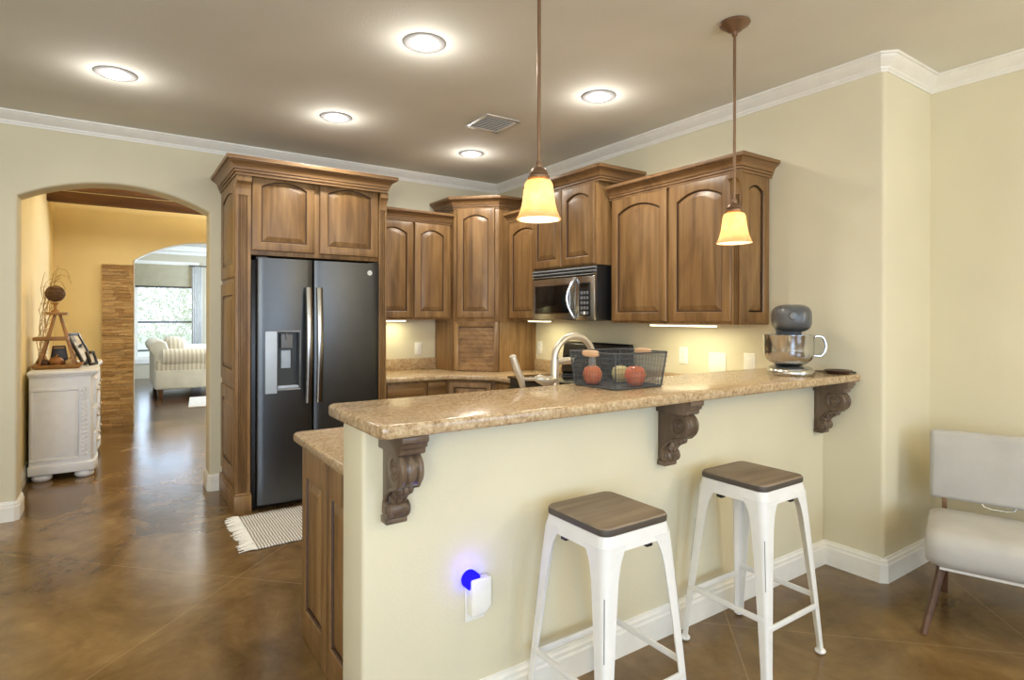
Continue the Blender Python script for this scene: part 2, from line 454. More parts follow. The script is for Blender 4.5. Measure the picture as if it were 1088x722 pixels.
# white casing lining the far arch
ap = arch_pts(.16, 1.85, 2.055, 2.33); ap2 = arch_pts(.172, 1.838, 2.05, 2.318)
rail_out = [(.16, 0)] + ap + [(1.85, 0)]; rail_in = [(.172, 0)] + ap2 + [(1.838, 0)]
mb = MB()
mb.loft([[(x, YH2 - .012, z) for x, z in rail_out], [(x, YH2 + .152, z) for x, z in rail_out],
         [(x, YH2 + .152, z) for x, z in rail_in], [(x, YH2 - .012, z) for x, z in rail_in],
         [(x, YH2 - .012, z) for x, z in rail_out]], closed=False, cap0=False, cap1=False)
struct(mb.build('trim_1', M_trim))
for yb, zb in ((7.9, 2.58), (7.2, 2.595), (6.3, 2.62)):
    struct(MB().box(-.63, 3.6, yb - .05, yb + .05, zb, zb + .115).build('beam', M_beam, bevel=.006))
# stacked stone pier on the far hall wall
mb = MB(); z = 0.0
while z < 1.985:
    h = min(rnd.uniform(.028, .052), 1.985 - z); x = -.165
    while x < .155:
        w = min(rnd.uniform(.08, .22), .155 - x); d = rnd.uniform(.035, .06)
        mb.box(x + .001, x + w - .001, YH2 - d, YH2 - .001, z + .001, z + h - .001); x += w
    z += h
struct(mb.build('stone_pier', M_stone, bevel=.003, seg=1))

# living room
YL = 14.8
LW = (.30, 1.42, .42, 2.46)
mb = MB()
for (u0, u1, w0, w1) in ((-2.2, LW[0], 0, 2.9), (LW[1], 5.2, 0, 2.9), (LW[0], LW[1], 0, LW[2]), (LW[0], LW[1], LW[3], 2.9)):
    mb.box(u0, u1, YL, YL + .15, w0, w1)
struct(mb.build('wall_living_far', M_living))
struct(MB().box(-2.3, -2.2, 8.82, YL, 0, 2.9).build('wall_living_left', M_living))
mb = MB()
for (u0, u1, w0, w1) in ((8.82, 10.8, 0, 2.9), (13.2, YL, 0, 2.9), (10.8, 13.2, 0, .6), (10.8, 13.2, 2.4, 2.9)):
    mb.box(5.0, 5.15, u0, u1, w0, w1)
struct(mb.build('wall_living_right', M_living))
struct(MB().box(-2.3, 5.2, 8.82, YL + .15, 2.9, 3.0).build('ceiling_living', M_ceil))
window(1, 'y', YL + .05, LW[0], LW[1], LW[2], LW[3], 1, (1.216, .60), .05, .08)
mb = MB()
cw = .09
mb.box(LW[0] - cw, LW[0], YL - .02, YL, LW[2] - .1, LW[3] + cw); mb.box(LW[1], LW[1] + cw, YL - .02, YL, LW[2] - .1, LW[3] + cw)
mb.box(LW[0], LW[1], YL - .02, YL, LW[3], LW[3] + cw); mb.box(LW[0], LW[1], YL - .03, YL, LW[2] - .1, LW[2])
struct(mb.build('trim_2', M_trim))
mb = MB(); mb.box(-2.2, 5.0, YL - .09, YL, 2.78, 2.9); mb.box(-2.2, 5.0, YL - .05, YL, 2.70, 2.78)
struct(mb.build('trim_3', M_trim, bevel=.01))

# crown moulding and baseboards swept with mitred corners
def offset_path(path, d):
    P = [Vector((*p, 0)) for p in path]; out = []
    for i, p in enumerate(P):
        n = []
        if i > 0: t = (P[i] - P[i - 1]).normalized(); n.append(Vector((t.y, -t.x, 0)))
        if i < len(P) - 1: t = (P[i + 1] - P[i]).normalized(); n.append(Vector((t.y, -t.x, 0)))
        if len(n) == 1: q = n[0]
        else: q = (n[0] + n[1]) / (1 + n[0].dot(n[1]))
        out.append(p + q * d)
    return out
def sweep(mb, prof, path, m=0):     # prof: closed polygon of (out, z); out is to the right of travel
    offs = [offset_path(path, o) for o, _ in prof]
    rings = [[(offs[k][i].x, offs[k][i].y, prof[k][1]) for k in range(len(prof))] for i in range(len(path))]
    mb.loft(rings, True, True, True, m)
    return mb
CR = [(0, 0), (.006, 0), (.008, .012), (.012, .016), (.014, .026), (.024, .036), (.042, .054), (.052, .066), (.054, .072), (.062, .074), (.064, .085), (0, .085)]
crp = [(o, ZC - .086 + z) for o, z in CR]
path = [(XL, YW), (XW, YW), (XW, YJ + .02), (XW + .02, YJ), (XJ, YJ), (XJ, YF)]
struct(sweep(MB(), crp, path).build('trim_4', M_trim, ang=25))
BB = [(0, 0), (.016, 0), (.016, .092), (.012, .10), (.012, .112), (.006, .12), (.005, .128), (0, .13)]
struct(sweep(MB(), BB, [(XL, YW), (AX0 - .018, YW), (AX0, YW + .018), (AX0, YW + .24)]).build('baseboard_back', M_trim, ang=25))
struct(sweep(MB(), BB, [(AX1, YW + .24), (AX1, YW + .018), (AX1 + .018, YW), (.658, YW)]).build('baseboard_arch', M_trim, ang=25))
struct(sweep(MB(), BB, [(XE + .01, YH), (XW, YH), (XW, YJ + .02), (XW + .02, YJ), (XJ, YJ), (XJ, YF)]).build('baseboard_right', M_trim, ang=25))
struct(sweep(MB(), BB, [(-.63, YW + .24), (-.63, YH2), (-.17, YH2)]).build('baseboard_hall', M_trim, ang=25))
# half wall of the bar
struct(MB().box(XE, XW, YH, 1.872, 0, 1.02).build('wall_peninsula', M_wall, bevel=.014, seg=3))

# ------------------------------------------------------------------ cabinet doors
def outline(x0, x1, y0, y1, s, n=12):
    pts = [(x0, y0), (x1, y0)]
    for i in range(n + 1):
        t = 1 - 2 * i / n; pts.append(((x0 + x1) / 2 + t * (x1 - x0) / 2, y1 - s + s * (1 - t * t)))
    return pts
def panel_door(parent, O, u, n, w, h, s=.05, st=.055, t=.02, name='door', mat=None, rail=None, pmat=None):
    O, u, n = Vector(O), Vector(u), Vector(n); z = Vector((0, 0, 1)); rl = rail or st
    def R(i, d, sub=0): return [O + u * x + z * y + n * d for x, y in i]
    def inn(k): return outline(st + k, w - st - k, rl + k, h - rl - k * .9, s)
    fr = [R(outline(0, w, 0, h, 0), 0), R(outline(0, w, 0, h, 0), t - .006), R(outline(.003, w - .003, .003, h - .003, 0), t - .002),
          R(outline(.008, w - .008, .008, h - .008, 0), t), R(inn(0), t), R(inn(.004), t - .003), R(inn(.007), t - .012)]
    mb = MB().loft(fr[:6], True, True, False); mb.loft(fr[5:], True, False, False, 1)
    o = mb.build(name, [mat or M_wood, M_groove], parent, ang=24)
    pn = [R(inn(.007), .002), R(inn(.007), t - .012), R(inn(.013), t - .012), R(inn(.042 if w > .25 else .022), t - .002), R(inn(.046 if w > .25 else .025), t - .001)]
    mb = MB().loft(pn[:3], True, True, False, 1); mb.loft(pn[2:], True, False, True, 0)
    mb.build('raised_panel', [pmat or mat or M_wood, M_groove], o, ang=15)
    return o
X_, Y_, Z_ = Vector((1, 0, 0)), Vector((0, 1, 0)), Vector((0, 0, 1))
CP = [(0, 0), (.12, 0), (.12, .12), (.06, .135), (.06, .16), (.24, .17), (.24, .28), (.17, .295), (.17, .32), (.32, .33), (.35, .43), (.45, .56), (.64, .67), (.84, .72), (.78, .735), (.78, .77), (.97, .78), (1, .88), (.98, 1), (0, 1)]
def cornice(parent, path, z0, h=.10, d=.065, name='crown'):
    return sweep(MB(), [(o * d, z0 + z * h) for o, z in CP], path).build(name, M_woodcr, parent, ang=25)
def pilaster(parent, x0, x1, y, z0, z1, axis='y', name='pilaster'):
    # fluted strip with a coved cap; axis y faces -Y, axis x faces -X (then x0,x1 are Y limits and y is X)
    w = x1 - x0; prof = [(x0, y + .012), (x0, y), (x0 + w * .16, y)]
    for k in range(3):
        a = x0 + w * (.2 + .21 * k); b = a + w * .17
        prof += [(a, y), ((a + b) / 2 - w * .04, y + .009), ((a + b) / 2 + w * .04, y + .009), (b, y)]
    prof += [(x1 - w * .16, y), (x1, y), (x1, y + .012)]
    if axis == 'x': prof = [(q, p) for p, q in prof]
    mb = MB().prism(prof, 'z', z0, z1 - .13)
    for k in range(3):
        mb.m[3 + 4 * k] = 1
    cap = [(0, 0), (-.004, 0), (-.006, .03), (-.012, .055), (-.026, .075), (-.044, .085), (-.05, .09), (-.05, .13), (0, .13)]
    pts = [(y + .012 + a * .8 - (.012 if i not in (0, 8) else 0), z1 - .13 + b) for i, (a, b) in enumerate(cap)]
    if axis == 'y': mb.prism(pts, 'x', x0, x1)
    else: mb.prism(pts, 'y', x0, x1)
    return mb.build(name, [M_wood, M_groove], parent, ang=25)

# ---- tall cabinet round the refrigerator
FX0, FX1, FY = .661, 1.745, 4.326
t = thing('refrigerator_cabinet', 'tall brown wood cabinet framing the black refrigerator, arched doors above', 'cabinet', ((FX0 + FX1) / 2, 4.68, 0))
sp = MB().box(FX0 + .012, .757, FY + .012, YW - .003, .02, 2.36).build('side_panel', M_wood, t, bevel=.002)
for z0, z1, s in ((.19, .84, 0), (.88, 1.60, 0), (1.63, 2.34, .035)):
    o = panel_door(t, (FX0 + .014, YW - .02, z0), -Y_, -X_, YW - .02 - FY - .05, z1 - z0, s, .09, .014, 'side_field')
MB().box(1.683, FX1, FY + .012, YW - .003, .02, 2.36).build('side_panel', M_wood, t, bevel=.002)
MB().box(.757, 1.683, FY + .014, YW - .003, 1.784, 2.36).build('carcass', M_wood, t, bevel=.002)
pilaster(t, FX0, .757, FY, .13, 2.318)
pilaster(t, 1.683, FX1, FY, .13, 2.318)
panel_door(t, (.765, FY + .014, 1.815), X_, -Y_, .425, .55, .045)
panel_door(t, (1.228, FY + .014, 1.815), X_, -Y_, .447, .555, .045)
mb = MB(); mb.box(FX0 - .008, .765, FY - .012, YW - .003, 0, .125); mb.box(FX0 - .004, .761, FY - .008, YW - .003, .125, .14)
mb.build('plinth', M_wood, t, bevel=.004)
MB().box(1.683, FX1 + .005, FY - .01, YW - .003, 0, .14).build('plinth', M_wood, t, bevel=.004)
cornice(t, [(FX0, YW - .003), (FX0, FY - .045), (FX1 - .02, FY - .045), (FX1 - .02, YW - .003)], 2.315, .118, .072)
MB().box(FX0 + .005, FX1 - .025, FY - .04, YW - .004, 2.36, 2.405).build('crown_backing', M_wood, t)

# ---- upper cabinet to the right of the refrigerator
t = thing('wall_cabinet', 'brown two-door wall cabinet between refrigerator and corner cabinet', 'cabinet', (2.13, 4.87, 1.33))
MB().box(FX1 + .002, 2.522, 4.71, YW - .003, 1.33, 2.22).build('carcass', M_wood, t, bevel=.002)
panel_door(t, (FX1 + .02, 4.71, 1.345), X_, -Y_, .375, .84, .045)
panel_door(t, (2.155, 4.71, 1.345), X_, -Y_, .345, .84, .045)
cornice(t, [(FX1 + .002, 4.70), (2.522, 4.70)], 2.19, .095, .065)

# ---- diagonal corner cabinet with appliance garage
P1 = Vector((2.524, 4.66, 0)); P2 = Vector((2.821, 4.363, 0))
t = thing('corner_cabinet', 'tall diagonal corner cabinet with arched door over roll-down tambour door', 'cabinet', (2.95, 4.75, ZL))
foot = [(2.524, YW - .003), (2.524, 4.66), (2.821, 4.363), (XW - .003, 4.363), (XW - .003, YW - .003)]
MB().prism(foot, 'z', 1.31, 2.36).build('carcass', M_wood, t, bevel=.002)
MB().box(2.524, 2.544, 4.67, YW - .003, ZL + .002, 1.31).build('garage_side', M_wood, t)
MB().box(2.831, XW - .003, 4.363, 4.383, ZL + .002, 1.31).build('garage_side', M_wood, t)
dg = (P2 - P1).normalized(); nd = Vector((-dg.y, dg.x, 0)) * -1 if Vector((-dg.y, dg.x, 0)).y > 0 else Vector((-dg.y, dg.x, 0))
Lg = (P2 - P1).length
panel_door(t, P1 + dg * .035 + Vector((0, 0, 1.345)), dg, nd, Lg - .07, .985, .04)
mb = MB()
for a, b, z0, z1 in ((0, .045, ZL + .002, 1.31), (Lg - .045, Lg, ZL + .002, 1.31), (.045, Lg - .045, 1.265, 1.31)):
    c = P1 + dg * (a + b) / 2 - nd * .01 + Vector((0, 0, (z0 + z1) / 2))
    mb.obox(c, dg * (b - a) / 2, nd * .01, Z_ * (z1 - z0) / 2)
mb.build('garage_frame', M_wood, t, bevel=.003)
prof = []; zz = ZL + .004; k = 0
nsl = 10; hh = (1.263 - zz) / nsl
for k in range(nsl):
    a = zz + k * hh; prof += [(.0015, a), (.004, a + .003), (.005, a + hh * .5), (.004, a + hh - .003)]
prof += [(-.003, 1.263)]
q0 = P1 + dg * .046 - nd * .014; q1 = P1 + dg * (Lg - .046) - nd * .014
ring = lambda q: [q + nd * d + Vector((0, 0, z)) for d, z in prof] + [q - nd * .01 + Vector((0, 0, 1.263)), q - nd * .01 + Vector((0, 0, ZL + .004))]
MB().loft([ring(q0), ring(q1)]).build('tambour_door', M_woodX, t, ang=20)
cornice(t, [(2.524, YW - .003), (2.524, 4.66), (2.821, 4.363), (XW - .003, 4.363)], 2.33, .105, .065)

# ---- narrow upper cabinet, microwave cabinet, large upper cabinet on the right wall
t = thing('wall_cabinet', 'narrow single-door wall cabinet left of the microwave', 'cabinet', (3.08, 4.1, 1.33))
MB().box(2.93, XW - .003, 3.856, 4.361, 1.33, 2.22).build('carcass', M_wood, t, bevel=.002)
panel_door(t, (2.93, 4.335, 1.345), -Y_, -X_, .46, .84, .045)
cornice(t, [(2.93, 4.361), (2.93, 3.856)], 2.19, .095, .065)

MX = 2.835
t = thing('wall_cabinet', 'short two-door wall cabinet directly above the microwave', 'cabinet', (3.03, 3.47, 1.735))
MB().box(MX, XW - .003, 3.088, 3.854, 1.735, 2.36).build('carcass', M_wood, t, bevel=.002)
panel_door(t, (MX, 3.842, 1.745), -Y_, -X_, .365, .585, .04)
panel_door(t, (MX, 3.468, 1.745), -Y_, -X_, .365, .585, .04)
cornice(t, [(XW - .003, 3.854), (MX, 3.854), (MX, 3.06), (XW - .003, 3.06)], 2.33, .105, .065)

BX, BY0, BY1 = 2.945, 2.0, 3.056
t = thing('wall_cabinet', 'large two-door wall cabinet with fluted end, right of the microwave', 'cabinet', (3.09, 2.53, 1.31))
MB().box(BX, XW - .003, BY0 + .012, BY1, 1.315, 2.22).build('carcass', M_wood, t, bevel=.002)
panel_door(t, (BX, 3.035, 1.33), -Y_, -X_, .50, .86, .05)
panel_door(t, (BX, 2.51, 1.33), -Y_, -X_, .452, .86, .05)
pilaster(t, BY0 - .005, BY0 + .055, BX - .012, 1.315, 2.192, 'x')
panel_door(t, (BX + .01, BY0 + .014, 1.325), X_, -Y_, .27, .87, .03, .06, .014, 'end_panel')
cornice(t, [(BX - .012, BY1), (BX - .012, BY0), (XW - .003, BY0)], 2.19, .097, .06)

# ---- base cabinets
t = thing('base_cabinet', 'low brown base cabinet with drawer beside the refrigerator', 'cabinet', (2.0, 4.72, 0))
MB().box(FX1 + .008, 2.33, 4.43, YW - .003, .10, ZL - .041).build('carcass', M_wood, t, bevel=.002)
MB().box(FX1 + .008, 2.33, 4.50, YW - .003, 0, .10).build('toe_kick', M_wood, t)
for x0, x1 in ((1.79, 2.11), (2.15, 2.32)):
    MB().box(x0, x1, 4.41, 4.43, .68, .80).build('drawer', M_woodX, t, bevel=.006)
    panel_door(t, (x0, 4.43, .12), X_, -Y_, x1 - x0, .53, 0, .045)
t = thing('base_cabinet', 'diagonal corner base cabinet beneath the curved countertop', 'cabinet', (2.8, 4.6, 0))
MB().prism([(2.332, YW - .003), (2.332, 4.44), (2.64, 4.13), (2.64, 3.862), (XW - .003, 3.862), (XW - .003, YW - .003)], 'z', .10, ZL - .041).build('carcass', M_wood, t, bevel=.002)
MB().prism([(2.39, YW - .003), (2.39, 4.5), (2.7, 4.19), (2.7, 3.862), (XW - .003, 3.862), (XW - .003, YW - .003)], 'z', 0, .10).build('toe_kick', M_wood, t)
d2 = nrm((.308, -.31, 0)); n2 = nrm((-.31, -.308, 0))
panel_door(t, Vector((2.332, 4.44, .12)) + d2 * .03, d2, n2, .377, .68, 0, .045)
panel_door(t, (2.64, 4.11, .12), -Y_, -X_, .23, .68, 0, .045)

t = thing('base_cabinet', 'brown peninsula base cabinet with two-panel end behind the half wall', 'cabinet', (1.9, 2.2, 0))
PX = .648
MB().box(PX + .012, 2.62, 1.876, 2.54, .0, ZL - .041).build('carcass', M_wood, t, bevel=.002)
MB().box(2.62, XW - .003, 1.876, 3.08, .0, ZL - .041).build('carcass', M_wood, t, bevel=.002)
panel_door(t, (PX + .014, 2.54, .0), -Y_, -X_, .34, ZL - .041, 0, .055, .014, 'end_panel', rail=.13)
panel_door(t, (PX + .014, 2.198, .0), -Y_, -X_, .32, ZL - .041, 0, .055, .014, 'end_panel', rail=.13)
for k in range(4):
    panel_door(t, (.70 + .45 * k, 2.54, .10), X_, Y_, .43, .68, 0, .05)

# ---- countertops
def slab(mb, pts, z0, z1): return mb.prism(pts, 'z', z0, z1)
def bez(p0, c0, c1, p1, n=8):
    r = []
    for i in range(n + 1):
        s = i / n; a = (1 - s) ** 3; b = 3 * s * (1 - s) ** 2; c = 3 * s * s * (1 - s); d = s ** 3
        r.append((p0[0] * a + c0[0] * b + c1[0] * c + p1[0] * d, p0[1] * a + c0[1] * b + c1[1] * c + p1[1] * d))
    return r
t = thing('countertop', 'beige granite countertop curving through the back corner', 'countertop', (2.5, 4.7, ZL - .04))
pts = [(XW - .003, YW - .003), (FX1 + .002, YW - .003), (FX1 + .002, 4.39)] + bez((2.20, 4.39), (2.36, 4.39), (2.36, 4.36), (2.44, 4.27)) + \
      bez((2.47, 4.24), (2.57, 4.14), (2.60, 4.12), (2.60, 3.97))[1:] + [(2.60, 3.861), (XW - .003, 3.861)]
slab(MB(), pts, ZL - .04, ZL).build('worktop', M_gran, t, bevel=.010, seg=3, bang=60)
MB().box(FX1 + .003, 2.523, YW - .024, YW - .003, ZL, ZL + .105).build('backsplash', M_gran, t, bevel=.003)
MB().box(XW - .024, XW - .003, 3.862, 4.362, ZL, ZL + .105).build('backsplash', M_gran, t, bevel=.003)
t = thing('countertop', 'lower granite countertop of the peninsula behind the bar', 'countertop', (1.9, 2.25, ZL - .04))
pts = [(.652, 1.874), (.622, 1.90), (.62, 2.57), (.63, 2.593), (.652, 2.60), (2.60, 2.60), (2.60, 3.082), (XW - .003, 3.082), (XW - .003, 1.874)]
slab(MB(), pts, ZL - .04, ZL).build('worktop', M_gran, t, bevel=.012, seg=3, bang=50)
MB().box(XW - .024, XW - .003, 1.99, 3.082, ZL, ZL + .105).build('backsplash', M_gran, t, bevel=.003)
c = .03
pts = [(.585 + c, 1.488), (.594, 1.497), (.585, 1.488 + c), (.585, 1.985 - c), (.594, 1.976), (.585 + c, 1.985), (XW - .003, 1.985), (XW - .003, 1.488)]
tag(slab(MB(), pts, 1.0215, ZB).build('bar_countertop', M_gran, bevel=.011, seg=3, bang=50),
    'long beige granite bar top on the half wall, above stools', 'countertop')

# ---- corbels under the bar
def make_corbel(label, x0):
    w = .078; t = thing('corbel', label, 'corbel', (x0 + w / 2, YH, .736), 'carved corbels under the bar')
    y = lambda d: YH - .0015 - d
    z0 = 1.0205; KZ = 1.07
    def arc(cx, cz, r, a0, a1, n=8): return [(cx + r * math.cos(math.radians(a0 + (a1 - a0) * i / n)), cz + r * math.sin(math.radians(a0 + (a1 - a0) * i / n))) for i in range(n + 1)]
    prof = [(0, -.04), (.14, -.04)] + arc(.112, -.098, .05, 55, -95, 10) + [(.088, -.150), (.066, -.163), (.050, -.182)] + arc(.046, -.222, .024, 70, -80, 8) + [(.040, -.25), (.004, -.25), (0, -.24)]
    body = MB().prism([(y(d), z0 + z * KZ) for d, z in prof], 'x', x0 + .012, x0 + w - .012)
    body.build('bracket_body', M_dark, t, bevel=.003, bang=50)
    cap = [(0, 0), (.182, 0), (.182, -.016), (.174, -.020), (.170, -.032), (.160, -.036), (.158, -.050), (.150, -.054), (0, -.054)]
    MB().prism([(y(d), z0 + z * KZ) for d, z in cap], 'x', x0 - .002, x0 + w + .002).build('cap', M_dark, t, bevel=.002)
    c = (0, y(.112), z0 - .098 * KZ)
    # rolled volute: three lobes across the width, spiral relief on each cheek
    vp = [(.0, 0), (.010, 0), (.014, .004), (.020, .002), (.028, .006), (.034, .002), (.050, .004), (.054, .010), (.052, .018), (.046, .022), (.050, .027), (.053, .039), (.050, .051), (.046, .056), (.052, .060), (.054, .068), (.050, .074), (.034, .076), (.028, .072), (.020, .076), (.014, .074), (.010, .078), (0, .078)]
    MB().lathe([(r, x0 + q) for r, q in vp], (0, c[1], c[2]), 30, 'x').build('volute', M_dark, t, ang=40)
    vq = [(.0, 0), (.008, 0), (.012, .004), (.022, .002), (.027, .008), (.025, .020), (.021, .024), (.025, .030), (.026, .039), (.025, .048), (.021, .054), (.025, .058), (.027, .070), (.022, .076), (.012, .074), (.008, .078), (0, .078)]
    MB().lathe([(r, x0 + q) for r, q in vq], (0, y(.044), z0 - .224 * KZ), 24, 'x').build('volute', M_dark, t, ang=40)
    # raised S-shaped ribs along both cheeks and acanthus leaf down the face
    S = [(.150, -.09), (.148, -.12), (.128, -.144), (.10, -.152), (.07, -.162), (.045, -.18), (.026, -.205), (.022, -.235)]
    mb = MB()
    for q in (x0 + .007, x0 + w - .007): mb.tube([(q, y(d), z0 + z * KZ) for d, z in S], .006, 8)
    mb.build('scroll_rib', M_dark, t)
    mb = MB()
    for d, z, r in ((.112, -.155, .016), (.092, -.163, .018), (.074, -.176, .018), (.064, -.192, .016)):
        for dx in (-.016, 0, .016): mb.ell((x0 + w / 2 + dx, y(d - abs(dx) * .3), z0 + z * KZ), (.011, r * .7, r), 10, 8)
    mb.build('acanthus_leaf', M_dark, t)
    MB().prism([(y(d), z0 + z * KZ) for d, z in ((0, -.246), (.044, -.246), (.05, -.252), (.05, -.262), (.044, -.266), (0, -.266))], 'x', x0 + .006, x0 + w - .006).build('foot', M_dark, t, bevel=.002)
make_corbel('carved dark wood corbel at the free left end of the bar', .655)
make_corbel('carved dark wood corbel under the middle of the bar', 1.880)
make_corbel('carved dark wood corbel beside the right-hand wall under the bar', 3.120)

# ------------------------------------------------------------------ refrigerator
t = thing('refrigerator', 'black stainless side-by-side refrigerator with ice dispenser', 'refrigerator', (1.22, 4.64, 0))
MB().box(.768, 1.676, 4.372, 4.98, .03, 1.752).build('body', M_black, t, bevel=.004)
MB().box(.785, 1.66, 4.40, 4.42, .004, .05).build('base_grille', M_black, t)
YD = 4.30
def fridge_door(x0, x1, label, hole=None):
    z0, z1 = .045, 1.762; n = 10
    prof = []
    for i in range(n + 1):
        s = i / n; x = x0 + .008 + (x1 - x0 - .016) * s; prof.append((x, YD - .010 * (1 - (2 * s - 1) ** 2)))
    prof = [(x0, YD + .066), (x0, YD + .010), (x0 + .003, YD + .003)] + prof + [(x1 - .003, YD + .003), (x1, YD + .010), (x1, YD + .066)]
    mb = MB()
    if hole is None: mb.prism(prof, 'z', z0, z1)
    else:
        hx0, hx1, hz0, hz1 = hole
        mb.prism(prof, 'z', z0, hz0); mb.prism(prof, 'z', hz1, z1)
        yy = lambda x: YD - .010 * (1 - (2 * (x - x0) / (x1 - x0) - 1) ** 2)
        L = [p for p in prof if p[0] < hx0]; Rg = [p for p in prof if p[0] > hx1]
        mb.prism(L + [(hx0, yy(hx0)), (hx0, YD + .066)], 'z', hz0, hz1)
        mb.prism([(hx1, YD + .066), (hx1, yy(hx1))] + Rg, 'z', hz0, hz1)
        mb.box(hx0 - .001, hx1 + .001, YD + .060, YD + .066, hz0, hz1)
    o = mb.build('door', M_blkst, t, ang=30, bevel=0)
    return o
HX = (.925, 1.078, .845, 1.245)
dL = fridge_door(.795, 1.170, None, HX); dR = fridge_door(1.178, 1.674, None)
def handle(xc, door):
    pth = []; prof_r = []
    z0, z1 = .735, 1.565; mb = MB(); rings = []
    for i in range(17):
        s = i / 16; z = z0 + (z1 - z0) * s; bow = .030 + .030 * math.sin(PI * s)
        y0 = YD - .012 - bow
        rings.append([(xc + a, y0 + b, z) for a, b in ((-.022, .012), (-.022, .002), (-.016, -.005), (.016, -.005), (.022, .002), (.022, .012))])
    mb.loft(rings)
    for z in (z0 + .02, z1 - .02): mb.box(xc - .012, xc + .012, YD - .045, YD - .004, z - .018, z + .018)
    mb.build('handle', M_blkhandle, door, ang=50)
handle(1.133, dL); handle(1.208, dR)
disp = MB()
disp.box(.845, .923, YD - .0135, YD - .005, .815, 1.25)
disp.build('control_panel', M_lgrey, dL, bevel=.003)
mb = MB()       # frame round the dispenser recess, its tray
mb.box(.923, 1.083, YD - .014, YD - .003, 1.245, 1.256); mb.box(.923, 1.083, YD - .014, YD - .003, .832, .845); mb.box(1.078, 1.083, YD - .014, YD - .003, .845, 1.245)
mb.build('dispenser_frame', M_grey, dL, bevel=.002)
mb = MB(); mb.box(.9255, .930, YD - .004, YD + .0595, .8455, 1.2445); mb.box(1.073, 1.0775, YD - .004, YD + .0595, .8455, 1.2445)
mb.box(.930, 1.073, YD + .055, YD + .0595, .8455, 1.2445); mb.box(.930, 1.073, YD - .004, YD + .055, 1.240, 1.2445)
mb.build('recess_liner', M_liner, dL)
mb = MB(); mb.box(.9305, 1.0725, YD - .002, YD + .055, .846, .862); mb.build('drip_tray', M_lgrey, dL, bevel=.002)
mb = MB(); mb.box(.955, 1.035, YD + .015, YD + .055, 1.13, 1.235); mb.box(.985, 1.0, YD + .0, YD + .02, 1.19, 1.243); mb.build('ice_chute', M_grey, dL, bevel=.004)
MB().box(.962, 1.028, YD + .045, YD + .052, .985, 1.115).build('dispenser_paddle', M_lgrey, dL, bevel=.003)
mb = MB().lathe([(0, YD - .0065), (.019, YD - .0065), (.019, YD - .002), (0, YD - .002)], (1.598, 0, 1.690), 28, 'y'); bd = mb.build('badge', M_white, dR)
ringm = MB().tube([(1.598 + .015 * math.cos(a * PI / 12), YD - .0072, 1.690 + .015 * math.sin(a * PI / 12)) for a in range(24)], .0012, 6, closed=True)
for sx in (-1, 1):
    ringm.tube([(1.598 + sx * (.005 + .004 * math.cos(a * PI / 8)), YD - .0072, 1.690 + .0055 * math.sin(a * PI / 8)) for a in range(16)], .0010, 5, closed=True)
ringm.build('monogram', M_grey, bd)
for x in (.83, 1.64): MB().box(x - .04, x + .04, 4.32, 4.44, 1.7525, 1.772).build('hinge_cover', M_black, t, bevel=.004)

# ------------------------------------------------------------------ microwave
t = thing('microwave', 'stainless over-the-range microwave with curved handle', 'microwave', (3.03, 3.47, 1.327))
MB().box(2.84, XW - .004, 3.092, 3.850, 1.330, 1.732).build('body', M_black, t, bevel=.003)
dr = MB()
dr.box(2.815, 2.839, 3.300, 3.848, 1.332, 1.655); d_ = dr.build('door', M_steel, t, bevel=.005)
MB().box(2.811, 2.816, 3.37, 3.80, 1.385, 1.60).build('window', M_bglass, d_, bevel=.002)
fr = MB()
for a in ((3.362, 3.37, 1.377, 1.608), (3.80, 3.808, 1.377, 1.608)): fr.box(2.809, 2.816, *a)
fr.box(2.809, 2.816, 3.37, 3.80, 1.377, 1.385); fr.box(2.809, 2.816, 3.37, 3.80, 1.60, 1.608)
fr.build('window_bezel', M_chrome, d_)
pth = [(2.815 - .005 - .045 * math.sin(PI * i / 14), 3.305 + .035 * math.sin(PI * i / 14), 1.345 + .30 * i / 14) for i in range(15)]
MB().tube(pth, [.007] + [.011] * 13 + [.007], 10).build('handle', M_chrome, d_)
cpn = MB().box(2.815, 2.839, 3.094, 3.296, 1.332, 1.655).build('control_panel', M_steel, t, bevel=.004)
MB().box(2.811, 2.816, 3.135, 3.255, 1.365, 1.61).build('keypad', M_black, cpn, bevel=.002)
MB().box(2.809, 2.812, 3.15, 3.24, 1.575, 1.60).build('clock_display', M_bglass, cpn)
for r in range(5):
    for c in range(3):
        MB().box(2.809, 2.812, 3.152 + .032 * c, 3.174 + .032 * c, 1.375 + .037 * r, 1.397 + .037 * r).build('key', M_white if (r, c) == (0, 1) else M_grey, cpn)
for k in range(3):
    z = 1.658 + .024 * k
    MB().prism([(2.839, z), (2.822, z + .001), (2.812, z + .008), (2.822, z + .018), (2.839, z + .02)], 'y', 3.094, 3.848).build('vent_louver', M_grey if k else M_steel, t)

# ------------------------------------------------------------------ range
t = thing('range', 'black cooking range behind the faucet, under the microwave', 'range', (2.9, 3.47, 0))
MB().box(2.60, XW - .03, 3.092, 3.850, .03, ZL + .004).build('body', M_black, t, bevel=.004)
MB().box(2.575, XW - .06, 3.088, 3.854, ZL + .005, ZL + .022).build('cooktop', M_bglass, t, bevel=.006)
for cx, cyy, r in ((2.76, 3.28, .1), (2.76, 3.66, .085), (3.03, 3.28, .085), (3.03, 3.66, .1)):
    MB().lathe([(r, ZL + .0215), (r, ZL + .0228), (r - .005, ZL + .0228), (r - .005, ZL + .0215)], (cx, cyy, 0), 32).build('burner_ring', M_grey, t)
g = MB().prism([(3.135, ZL + .022), (3.125, ZL + .04), (3.155, 1.135), (3.175, 1.15), (XW - .03, 1.15), (XW - .03, ZL + .022)], 'y', 3.092, 3.85).build('backguard', M_black, t, bevel=.006)
